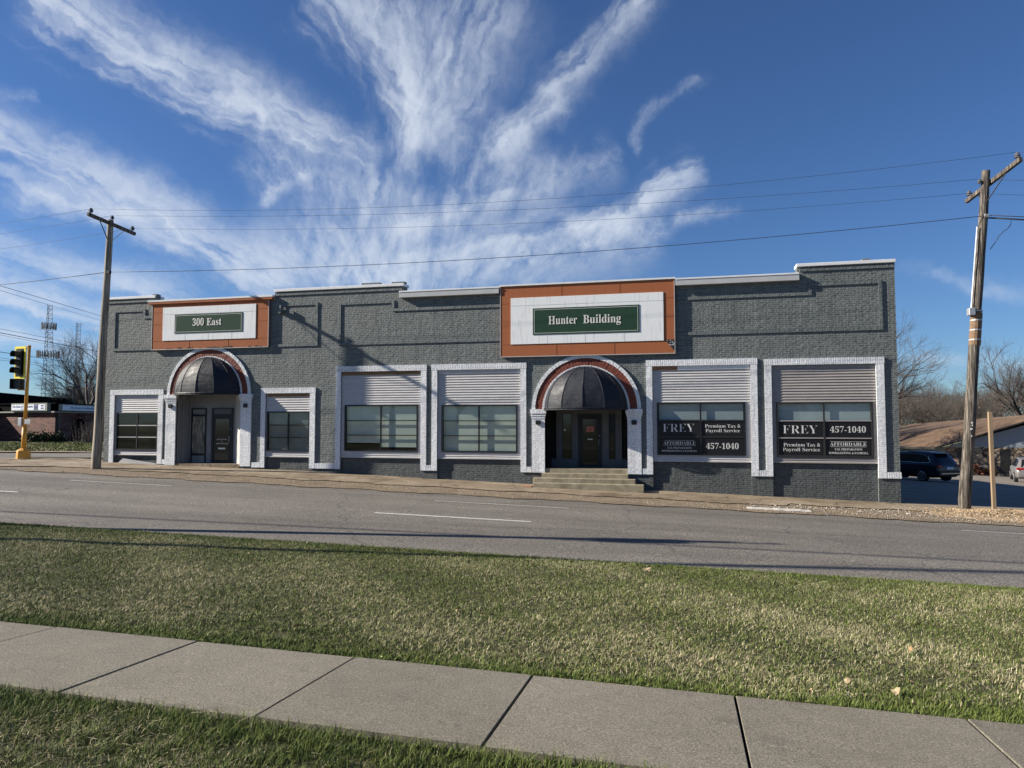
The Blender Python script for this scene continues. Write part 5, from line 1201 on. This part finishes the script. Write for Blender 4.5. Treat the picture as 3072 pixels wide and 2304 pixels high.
# ------------------------------------------------------------------ lattice masts
def mast(px, dep, z0, z1, w0, w1, label, rings=()):
    x, y, _ = at(px, dep, 0); T_ = thing('lattice_mast', (x, y, z0), label, 'radio mast'); H = z1 - z0; mb = MB(); n = int(H / 1.5)
    def cor(k, t): w = w0 + (w1 - w0) * t; a = k * 2.094 + .5; return Vector((w * .58 * math.cos(a), w * .58 * math.sin(a), H * t))
    for k in range(3): mb.tube([cor(k, 0), cor(k, 1)], [.09, .07], 4)
    mb.build('leg', M['tower_steel'], T_, world=False, fix=False); mb = MB()
    for i in range(n):
        for k in range(3): mb.tube([cor(k, i / n), cor((k + 1) % 3, (i + 1) / n)], .06, 3, caps=False); mb.tube([cor(k, i / n), cor((k + 1) % 3, i / n)], .045, 3, caps=False)
    mb.build('lattice', M['tower_steel'], T_, world=False, fix=False)
    for zr_, rr, cnt in rings:
        z = zr_ - z0; mb = MB()
        for k in range(cnt):
            a = 2 * math.pi * k / cnt; p = Vector((rr * math.cos(a), rr * math.sin(a), z)); mb.box(p.x - .11, p.x + .11, p.y - .1, p.y + .1, z - 1.0, z + 1.2)
        pts = [(rr * .97 * math.cos(2 * math.pi * k / 12), rr * .97 * math.sin(2 * math.pi * k / 12), z - .3) for k in range(13)]
        mb.tube(pts, .07, 4); mb.tube([(p[0], p[1], z + .3) for p in pts], .05, 4)
        for k in range(6): a = k * 1.047; mb.tube([(0, 0, z - .6), (rr * math.cos(a), rr * math.sin(a), z - .3)], .06, 3)
        mb.build('antenna_ring', M['tower_steel'], T_, world=False, fix=False)
    return T_
mast(139, 230, 0, 39.8, 4.2, 1.25, 'tall lattice radio mast with two rings of antennas beyond the bank', [(32.6, 2.0, 14), (23.4, 3.1, 24)])
mm = mast(227, 270, 0, 39.5, 1.7, 1.5, 'slimmer plain lattice mast right of the antenna mast')
MB().tube([(0, 0, 38.6), (2.6, 0, 38.9)], .07, 4).tube([(0, 0, 28.4), (2.6, 0, 28.6)], .07, 4).build('side_antenna', M['tower_steel'], mm, world=False, fix=False)
lm = thing('street_light', at(221, 66, -.3), 'tall grey street light with a boxy lamp head among the bare branches', 'street light')
MB().tube([(0, 0, 0), (0, 0, 5.1)], [.09, .07], 8).build('pole', M['black_metal'], lm, world=False); MB().box(-.45, .45, -.3, .3, 5.1, 5.25).build('lamp_head', M['dark_bronze'], lm, world=False, bevel=.02)

# ------------------------------------------------------------------ stone office on the right
OF = thing('stone_office', (26, 46, -2.8), 'low office with brown shingle roof, grey blue gable and fieldstone wall across the lot', 'building')
E1 = Vector((22.48, 44.8, -.55)); E3 = Vector((37.6, 41.9, -.55)); RG = Vector((30.1, 43.3, 2.25))
E2 = Vector((15.0, 58.5, -.75)); R2 = Vector((25.2, 64.0, 1.35)); E4 = Vector((34.5, 68, -.75))
ux = (E3 - E1).normalized(); nx_ = Vector((ux.y, -ux.x, 0)).normalized()
def quad(*p): return MB().add(list(p), [tuple(range(len(p)))])
Z0 = -3.4
def drop(v, z=Z0): return Vector((v.x, v.y, z))
# walls
quad(drop(E1), drop(E3), Vector((E3.x, E3.y, -.62)), Vector((E1.x, E1.y, -.62))).build('stone_wall', M['fieldstone'], OF, fix=False)
mb = MB(); gy = -.60; n = 14
tri = [(0, 0)]
o_ = quad(Vector((E1.x, E1.y, -.6)) , Vector((E3.x, E3.y, -.6)), Vector((RG.x, RG.y, 1.92))); 
gable = o_.build('gable_siding', M['siding_blue'], OF, fix=False)
mb = MB()
for i in range(1, 14):
    z = -.6 + i * .18; t = (z + .6) / 2.55
    a = Vector((E1.x, E1.y, z)).lerp(Vector((RG.x, RG.y, z)), t); b = Vector((E3.x, E3.y, z)).lerp(Vector((RG.x, RG.y, z)), t)
    a.z = b.z = z; mb.bar(a + nx_ * .012, b + nx_ * .012, .02, .02)
mb.build('lap_edge', M['fascia_gray'], gable)
quad(drop(E2), drop(E1), Vector((E1.x, E1.y, -.62)), Vector((E2.x, E2.y, -.80))).build('side_wall', M['siding_blue'], OF, fix=False)
quad(drop(E3), drop(E4), E4, E3).build('side_wall', M['siding_blue'], OF, fix=False)
# roof with overhang and thickness
def slab(a, b, c, d, th=.09):
    dn = Vector((0, 0, -th)); return MB().add([a, b, c, d, a + dn, b + dn, c + dn, d + dn], [(0, 1, 2, 3), (7, 6, 5, 4), (0, 4, 5, 1), (1, 5, 6, 2), (2, 6, 7, 3), (3, 7, 4, 0)])
ov = nx_ * .7
e1 = E1 - ux * .8 + ov; e1.z -= .10; rg = RG + ov + Vector((0, 0, .10)); e2 = E2 + Vector((-.9, -.3, -.18)); e3 = E3 + ux * .8 + ov; e3.z -= .18
rf = slab(e1, rg, R2, e2).build('roof', M['roof_brown'], OF, fix=False)
slab(rg, e3, E4, R2).build('roof', M['roof_brown'], OF, fix=False)
MB().tube([(22.6, 60.2, .4), (22.6, 60.2, 1.9)], .12, 8).lathe((22.6, 60.2, 1.85), [(.22, 0), (.22, .12), (.05, .2)], 8).build('roof_vent', M['white_metal'], rf)
MB().bar(e1 + nx_ * .02 - Vector((0, 0, .05)), rg + nx_ * .02 - Vector((0, 0, .05)), .05, .11).bar(e2 - Vector((.02, 0, .08)), e1 - Vector((.02, 0, .08)), .05, .17).build('fascia', M['dark_bronze'], rf)
# windows, door and sign on the gable front
def on(s_, z, out=.03): p = E1 + ux * s_ + nx_ * out; return Vector((p.x, p.y, z))
def fpan(s0, s1, z0, z1, out, name, mt, par): 
    a = on(s0, z0, out); b = on(s1, z0, out); return MB().add([a, b, Vector((b.x, b.y, z1)), Vector((a.x, a.y, z1)), a - nx_ * .06, b - nx_ * .06, Vector((b.x, b.y, z1)) - nx_ * .06, Vector((a.x, a.y, z1)) - nx_ * .06], [(0, 1, 2, 3), (7, 6, 5, 4), (0, 4, 5, 1), (1, 5, 6, 2), (2, 6, 7, 3), (3, 7, 4, 0)]).build(name, mt, par)
dr = fpan(4.05, 4.75, -2.85, -.75, .05, 'door', M['dark_bronze'], OF); fpan(4.15, 4.65, -2.5, -.9, .065, 'door_glass', M['car_glass'], dr)
fpan(1.0, 1.7, -2.4, -.95, .05, 'window', M['dark_bronze'], OF)
wn_ = fpan(6.95, 9.2, -1.55, -.75, .05, 'window', M['dark_bronze'], OF)
sg = fpan(6.3, 9.4, -.50, .42, .08, 'sign_board', M['sign_face'], OF); fpan(6.35, 9.35, -.45, .37, .095, 'sign_panel', M['sign_navy'], sg)
p = on(7.2, 0, .1); text('LAS', p.x, p.y, -.10, .62, .24, 'sign_lettering', M['letter'], sg, .006, 0, math.atan2(ux.y, ux.x))
# shaded side windows below the eave
for k in range(3):
    q0 = E1.lerp(E2, .25 + k * .2); q1 = E1.lerp(E2, .31 + k * .2); nn = Vector((-(E2 - E1).y, (E2 - E1).x, 0)).normalized() * .04
    quad(Vector((q1.x, q1.y, -2.2)) + nn, Vector((q0.x, q0.y, -2.2)) + nn, Vector((q0.x, q0.y, -1.0)) + nn, Vector((q1.x, q1.y, -1.0)) + nn).build('window', M['car_glass'], OF, fix=False)
p = on(1.9, -2.85, 1.0); shrub(p, .95, .8, 700, M['shrub_brown'], 'low reddish brown shrub at the stone wall right of the leaning pole', .08)
p = on(6.2, -2.85, .9); shrub(p, .75, 1.1, 800, M['shrub_green'], 'dark green shrub at the stone wall beside the silver car', .08)
p = on(3.2, -2.85, .9); shrub(p, .5, .5, 300, M['shrub_brown'], 'small dry shrub at the stone wall left of the office door', .07)

# wooden post by the pole
o = thing('wooden_post', (8.93, -1.6, -1.08), 'bare pale wooden post standing in the gravel right of the leaning pole', 'post')
MB().box(-.05, .05, -.05, .05, -.3, 2.98).build('shaft', M['post_wood'], o, world=False, bevel=.004); o.rotation_euler = (0, R(-.5), 0)

# ------------------------------------------------------------------ cars (origin at rear axle centre on the ground, nose +x, left +y)
def car(loc, head, label, paint_, scale=(1, 1, 1), suv=True):
    C = thing('parked_car', loc, label, 'car', rz=head); C.scale = scale
    st = [(-.98, .50, .80, .90, .74, .70), (-.94, .38, .88, 1.02, .88, .76), (-.80, .30, 1.04, 1.22, .93, .72), (-.55, .27, 1.06, 1.58, .95, .66), (-.35, .26, 1.06, 1.69, .955, .665), (.2, .25, 1.04, 1.73, .96, .68), (1.0, .25, 1.02, 1.745, .96, .69), (1.8, .25, 1.0, 1.70, .96, .68), (2.35, .25, .99, 1.52, .96, .69), (2.95, .25, .98, 1.14, .955, .74), (3.5, .27, .95, 1.04, .94, .78), (3.75, .32, .86, .94, .90, .74), (3.86, .45, .72, .78, .78, .68)]
    if not suv: st = [(a, b, c * .96, d * .93, e, f_) for a, b, c, d, e, f_ in st]
    V = []; nr = 11
    for (x, zb, zw, zr, wb, wr) in st:
        half = [(0, zb), (wb * .75, zb), (wb * .97, zb + .10), (wb * 1.0, (zb + zw) / 2), (wb * .985, zw - .03), (wb * .96, zw + .0), (wb * .93 * .5 + wr * .5, (zw + zr) / 2), (wr * 1.0, zr - .07), (wr * .9, zr - .02), (wr * .5, zr + .01), (0, zr + .015)]
        V += [(x, -y, z) for y, z in half] + [(x, y, z) for y, z in half[::-1][1:-1]]
    m_ = 2 * nr - 2; F_ = []
    for i in range(len(st) - 1):
        for j in range(m_): F_.append((i * m_ + j, i * m_ + (j + 1) % m_, (i + 1) * m_ + (j + 1) % m_, (i + 1) * m_ + j))
    F_ += [tuple(range(m_ - 1, -1, -1)), tuple(range((len(st) - 1) * m_, len(st) * m_))]
    body = MB().add(V, F_).build('body', paint_, C, smooth=True, world=False)
    k = 1 if suv else .95
    for s_ in (-1, 1):   # side glass follows the greenhouse lean
        outer = [(-.52, 1.17), (-.30, 1.47), (.15, 1.585), (1.0, 1.61), (1.75, 1.56), (2.55, 1.16), (2.6, 1.10), (-.3, 1.12)]
        def yy(z): t = min(1, max(0, (z - 1.05) / .62)); return s_ * (.925 * (1 - t) + .70 * t + .018 * math.sin(math.pi * t) + .008)
        win = MB().add([(x, yy(z), z * k) for x, z in outer], [tuple(range(8))]).build('side_window', M['car_glass'], C, world=False, fix=False)
        MB().tube([(x, yy(z) + s_ * .006, z * k) for x, z in outer + outer[:1]], .013, 5).build('window_trim', M['chrome'], win, world=False)
        for xp in (.25, 1.28): MB().bar((xp, yy(1.11) + s_ * .01, 1.11 * k), (xp - .05, yy(1.58) + s_ * .01, 1.58 * k), .05, .02).build('door_pillar', M['black_metal'], win, world=False)
    MB().add([(-.86, -.66, 1.10 * k), (-.86, .66, 1.10 * k), (-.52, .57, 1.60 * k), (-.52, -.57, 1.60 * k)], [(0, 1, 2, 3)]).build('rear_window', M['car_glass'], C, world=False, fix=False)
    MB().box(-.74, -.42, -.55, .55, 1.655 * k, 1.68 * k).build('spoiler', paint_, C, world=False, bevel=.01)
    for s_ in (-1, 1):
        y0, y1 = sorted((s_ * .50, s_ * .90)); MB().box(-.99, -.80, y0, y1, .86, 1.01).build('taillight', M['tail_red'], C, world=False, bevel=.03)
    MB().box(-1.03, -.98, -.26, .26, .76, .90).build('licence_plate', M['plate'], C, world=False)
    MB().box(-1.06, -.86, -.86, .86, .40, .66).build('rear_bumper', paint_ if not suv else M['black_metal'], C, world=False, bevel=.04)
    MB().box(-1.075, -1.05, -.7, .7, .52, .545).build('bumper_trim', M['chrome'], C, world=False)
    for xw in (0, 2.82):
        for s_ in (-1, 1):
            y0 = s_ * .78; y1 = s_ * .985
            wh = MB().tube([(xw, y0, .36), (xw, (y0 + y1) / 2, .36), (xw, y1, .36)], [.35, .365, .345], 24).build('wheel', M['rubber'], C, world=False)
            rm = MB()
            for q in range(10):
                a = q * .628; rm.bar((xw + .05 * math.cos(a), y1 + s_ * .006, .36 + .05 * math.sin(a)), (xw + .235 * math.cos(a), y1 + s_ * .006, .36 + .235 * math.sin(a)), .03, .02)
            rm.tube([(xw + .24 * math.cos(t_ * .3142), y1 + s_ * .004, .36 + .24 * math.sin(t_ * .3142)) for t_ in range(21)], .014, 5)
            rm.build('rim', M['steel'], wh, world=False)
    MB().bar((-.3, .64, 1.745 * k), (1.9, .66, 1.76 * k), .03, .03).bar((-.3, -.64, 1.745 * k), (1.9, -.66, 1.76 * k), .03, .03).build('roof_rail', M['black_metal'], C, world=False)
    return C
h1 = math.atan2(.84, -.54)
car((14.25, 20.9, gz(14.2, 20.9)), h1, 'dark blue almost black sport utility vehicle parked in the shade beside the building', M['car_dark'])
car((22.0, 27.5, gz(22, 27.5)), math.atan2(.96, .30), 'grey silver car with red tail light cut off by the right edge', M['car_silver'], suv=False)

# ------------------------------------------------------------------ across the road behind the viewer (seen only in the window glass)
H = thing('white_house', (4, -72, 0), 'white gabled house behind the viewer, seen only mirrored in the shop windows', 'house')
mb = MB().box(-12, 14, -82, -70, -.3, 3.2); mb.build('wall', M['siding_white'], H)
MB().prism([(-83, 3.2), (-69, 3.2), (-76, 7.2)], -13, 15, 'x').build('roof', M['roof_grey'], H)
for i, (x, y, sc) in enumerate(((-30, -66, 1.0), (26, -60, 1.1), (45, -75, 1.0))):
    c = copy_thing(tE, (x, y, -.2), i * 2.0, ['bare tree behind the viewer to the left of the white house', 'bare tree behind the viewer to the right of the white house', 'bare tree behind the viewer far right of the white house'][i], sc); c['group'] = 'bare trees behind the viewer'
